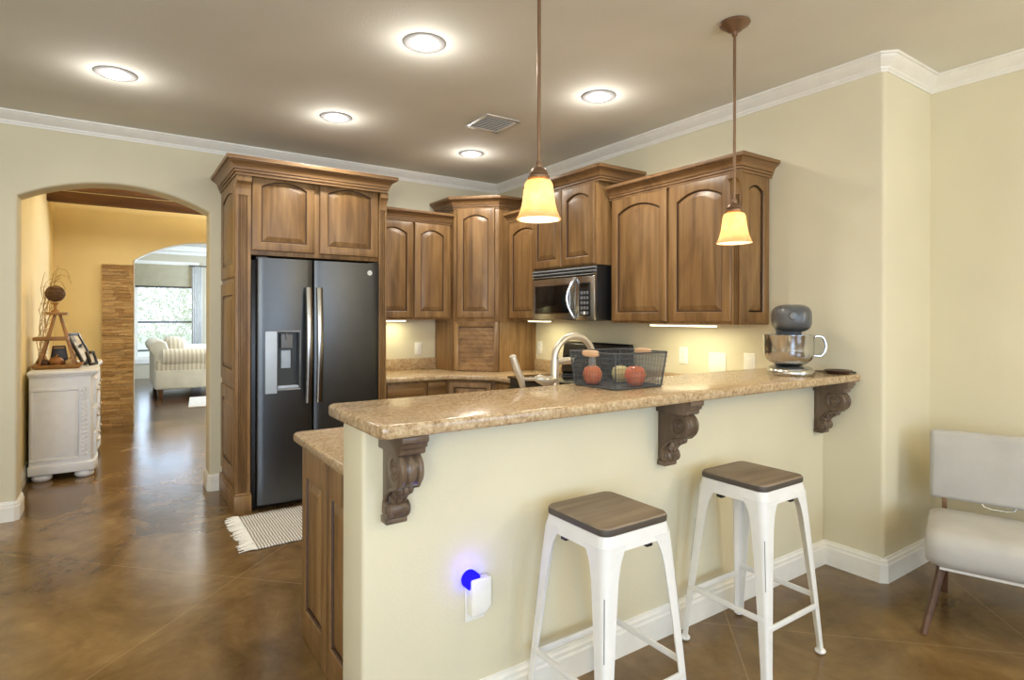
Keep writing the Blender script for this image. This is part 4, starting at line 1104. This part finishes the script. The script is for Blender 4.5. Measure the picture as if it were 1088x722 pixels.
gourd('gourd', 'shiny orange-brown gourd in the middle of the bottom tray', (tx + .012, ty - .055, zt + .045), .05, .9, M_knot)
gourd('gourd', 'small pale gourd at the right of the stand bottom tray', (tx + .105, ty - .050, zt + .034), .034, 1.0, M_gourd2)
b = thing('chalkboard', 'dark little board standing inside the stand', 'board', (tx + .025, ty + .03, zt))
MB().loft([[(tx - .045, ty + .025, zt), (tx + .10, ty + .025, zt), (tx + .10, ty + .04, zt), (tx - .045, ty + .04, zt)], [(tx - .02, ty + .025, zt + .18), (tx + .07, ty + .025, zt + .18), (tx + .07, ty + .04, zt + .18), (tx - .02, ty + .04, zt + .18)]]).build('slate', M_frame, b, bevel=.003)
MB().box(tx - .012, tx + .062, ty + .022, ty + .025, zt + .155, zt + .17).build('top_edge', M_deco, b)
# picture frames leaning behind
def pic(label, c, w, h, lean, rz, mat2):
    p = local_thing('picture_frame', label, 'picture frame', c, rz, 'framed pictures on the sideboard')
    sl = lambda z: math.sin(lean) * z
    up = Vector((0, math.sin(lean), math.cos(lean))); nn = Vector((0, -math.cos(lean), math.sin(lean)))
    mb = MB(); fw = .02
    for x0, x1, z0, z1 in ((-w / 2, -w / 2 + fw, 0, h), (w / 2 - fw, w / 2, 0, h), (-w / 2 + fw, w / 2 - fw, 0, fw), (-w / 2 + fw, w / 2 - fw, h - fw, h)):
        mb.obox(Vector(((x0 + x1) / 2, 0, 0)) + up * (z0 + z1) / 2 + nn * .012, (( x1 - x0) / 2, 0, 0), up * (z1 - z0) / 2, nn * .012)
    mb.build('frame', M_frame, p, bevel=.002)
    MB().obox(up * h / 2 + nn * .008, ((w - fw) / 2, 0, 0), up * (h - fw) / 2, nn * .004).build('print', mat2, p)
    MB().obox(Vector((0, math.sin(lean) * h * .45 + .03, h * .3)), (.02, 0, 0), nrm((0, .45, -1)) * -h * .33, (0, .002, 0)).build('easel_back', M_frame, p)
def print_mat():
    t_ = NT('faded_print'); v = t_.coords((1, 1, 2.5)); f = t_.noise(v, 9, 5)
    return t_.set(Base_Color=t_.ramp(f, [(.35, (120, 118, 112)), (.5, (214, 208, 196)), (.7, (238, 234, 226))]), Roughness=.4)
M_print = print_mat()
pic('tall dark picture frame leaning back beside the tiered stand', (-.239, 6.77, .9015), .185, .315, .466, 1.13, M_print)
pic('small dark picture frame at the foot of the tall one', (-.195, 6.585, .9015), .10, .13, .30, 1.0, M_print)
# wire twigs
mb = MB(); tr = random.Random(3)
for k in range(9):
    p = Vector((-.575 + tr.uniform(-.02, .03), 6.66 + tr.uniform(-.05, .05), .95)); pth = [p.copy()]
    top = tr.uniform(1.55, 1.74); bend = tr.uniform(-.01, .05); q = 0
    while p.z < top:
        p = p + Vector((tr.uniform(-.012, .014) + bend * .1, tr.uniform(-.03, .03), .05)); p.x = max(p.x, -.612); pth.append(p.copy())
        if tr.random() < .55:
            e = p + Vector((tr.uniform(-.01, .07), tr.uniform(-.08, .08), tr.uniform(.01, .06))); e.x = max(e.x, -.612)
            mb.tube([p, (p + e) / 2 + Vector((0, 0, .01)), e], [.0022, .0018, .0012], 5)
    if k % 3 == 0:
        pth += [p + Vector((.03, .02, .03)), p + Vector((.08, .03, .02)), p + Vector((.11, .03, -.05))]
    mb.tube(pth, .0028, 5)
mb.lathe([(0, .902), (.05, .902), (.055, .93), (.035, .97), (.03, .99), (.0, .985)], (-.56, 6.66, 0), 16)
tag(mb.build('twig_arrangement', M_twig), 'dry curly twigs standing behind the tiered stand', 'twigs')

# ------------------------------------------------------------------ living room: sofa, rug, window dressing
t = thing('sofa', 'cream sofa with rolled arm seen through the second arch', 'sofa', (1.25, 12.0, 0))
sx0, sy0, sy1 = .44, 11.05, 13.0
MB().box(sx0 + .06, 1.62, sy0 + .02, sy1 - .02, .14, .46).build('base', M_sofa, t, bevel=.03, seg=3)
bp = [(sx0 + .20, .44), (sx0 + .26, .80), (sx0 + .22, .92), (sx0 + .12, .96), (sx0 + .02, .92), (sx0 - .03, .84), (sx0 + .0, .76), (sx0 + .05, .70), (sx0 + .05, .14), (sx0 + .20, .14)]
MB().prism(bp, 'y', sy0 + .1, sy1 - .05).build('back', M_sofa, t, bevel=.03, seg=3, bang=25)
ar = []
for a in range(24):
    an = 2 * PI * a / 24; ar.append((sy0 + .13 + .15 * math.cos(an), .66 + .145 * math.sin(an)))
for y, nm in ((0, 'arm'), (sy1 - sy0 - .26, 'arm')):
    mb = MB(); mb.prism([(p + y, q) for p, q in ar], 'x', sx0 + .16, 1.66)
    mb.box(sx0 + .08, 1.62, sy0 + .03 + y, sy0 + .22 + y, .14, .62)
    o = mb.build(nm, M_sofas if y == 0 else M_sofa, t, bevel=.02, seg=2, bang=60)
MB().box(sx0 + .22, 1.64, sy0 + .25, 12.0, .46, .60).build('seat_cushion', M_sofa, t, bevel=.04, seg=3)
MB().box(sx0 + .22, 1.64, 12.01, sy1 - .25, .46, .60).build('seat_cushion', M_sofa, t, bevel=.04, seg=3)
MB().ell((sx0 + .40, 11.66, .76), (.17, .36, .22), 20, 12, .6).build('back_cushion', M_sofas, t)
MB().ell((sx0 + .40, 12.40, .76), (.17, .36, .22), 20, 12, .6).build('back_cushion', M_sofas, t)
for x in (sx0 + .14, 1.54):
    for y in (sy0 + .1, sy1 - .1): MB().lathe([(.025, .0005), (.028, .01), (.04, .10), (.045, .15)], (x, y, 0), 14).build('foot', M_beam, t)
tag(MB().prism([(.98, 10.9), (.86, 9.75), (2.9, 9.4), (3.0, 10.7)], 'z', .0005, .014).build('rug', M_rug2), 'pale flat rug on the dark living room floor', 'rug')
t = thing('roman_shade', 'beige roman shade across the top of the living room window', 'shade', (.86, YL - .04, 1.98))
MB().box(LW[0] + .0, LW[1] - .06, YL - .055, YL - .035, 2.0, 2.47).build('cloth', M_shade_cl, t, bevel=.004)
MB().box(LW[0] + .0, LW[1] - .06, YL - .065, YL - .025, 1.965, 1.999).build('hem_bar', M_frame, t)
mb = MB(); rings = []
for i in range(25):
    x = 1.36 + .20 * i / 24; yy = YL - .10 + .025 * math.sin(i * 1.6)
    rings.append([(x, yy, .02), (x, yy, 1.2), (x, yy, 2.44)])
mb.loft(rings, False, False, False)
t = thing('curtain', 'white curtain panel hanging beside the living room window', 'curtain', (1.46, YL - .1, .02))
mb.build('panel', M_curtain, t, solid=.006)
t = thing('curtain_rod', 'dark curtain rod with knob end above the white curtain', 'curtain rod', (1.45, YL - .1, 2.44))
MB().tube([(1.30, YL - .10, 2.465), (1.64, YL - .10, 2.465)], .012, 10).build('rod', M_frame, t)
MB().ell((1.66, YL - .10, 2.465), (.032, .028, .028), 14, 10).build('finial', M_frame, t)
MB().tube([(1.52, YL - .10, 2.465), (1.52, YL - .005, 2.465)], .007, 8).build('bracket', M_frame, t)

# ------------------------------------------------------------------ garden outside
struct(MB().box(-30, 40, YL + .6, 60, -.4, -.3).build('ground', M_grass))
def bush(label, x, y, r, h, seed):
    rs = random.Random(seed); t = thing('garden_shrub', label, 'shrub', (x, y, -.3), 'garden shrubs outside the living room'); mb = MB()
    for k in range(3600):
        a = rs.uniform(0, 2 * PI); ph = math.asin(rs.uniform(-.6, 1)); q = r * rs.uniform(.75, 1.05)
        c = Vector((x + q * math.cos(ph) * math.cos(a), y + q * math.cos(ph) * math.sin(a), h * .5 + h * .5 * math.sin(ph) - .2))
        d = nrm((rs.uniform(-1, 1), rs.uniform(-1, 1), rs.uniform(-.6, 1))); e = d.orthogonal().normalized(); s = rs.uniform(.05, .10)
        mb.add([c - d * s, c + e * s * .4, c + d * s, c - e * s * .4], [(0, 1, 2, 3)])
    mb.build('foliage', M_leaf, t, flat=True, weld=False)
    MB().tube([(x, y, -.3), (x, y, h * .6)], .07, 8).build('trunk', M_beam, t)
bush('leafy pale green shrub at left outside the living room window', .3, 22.5, 2.0, 3.6, 1)
bush('leafy pale green shrub at right outside the living room window', 5.0, 23.5, 2.2, 3.9, 2)
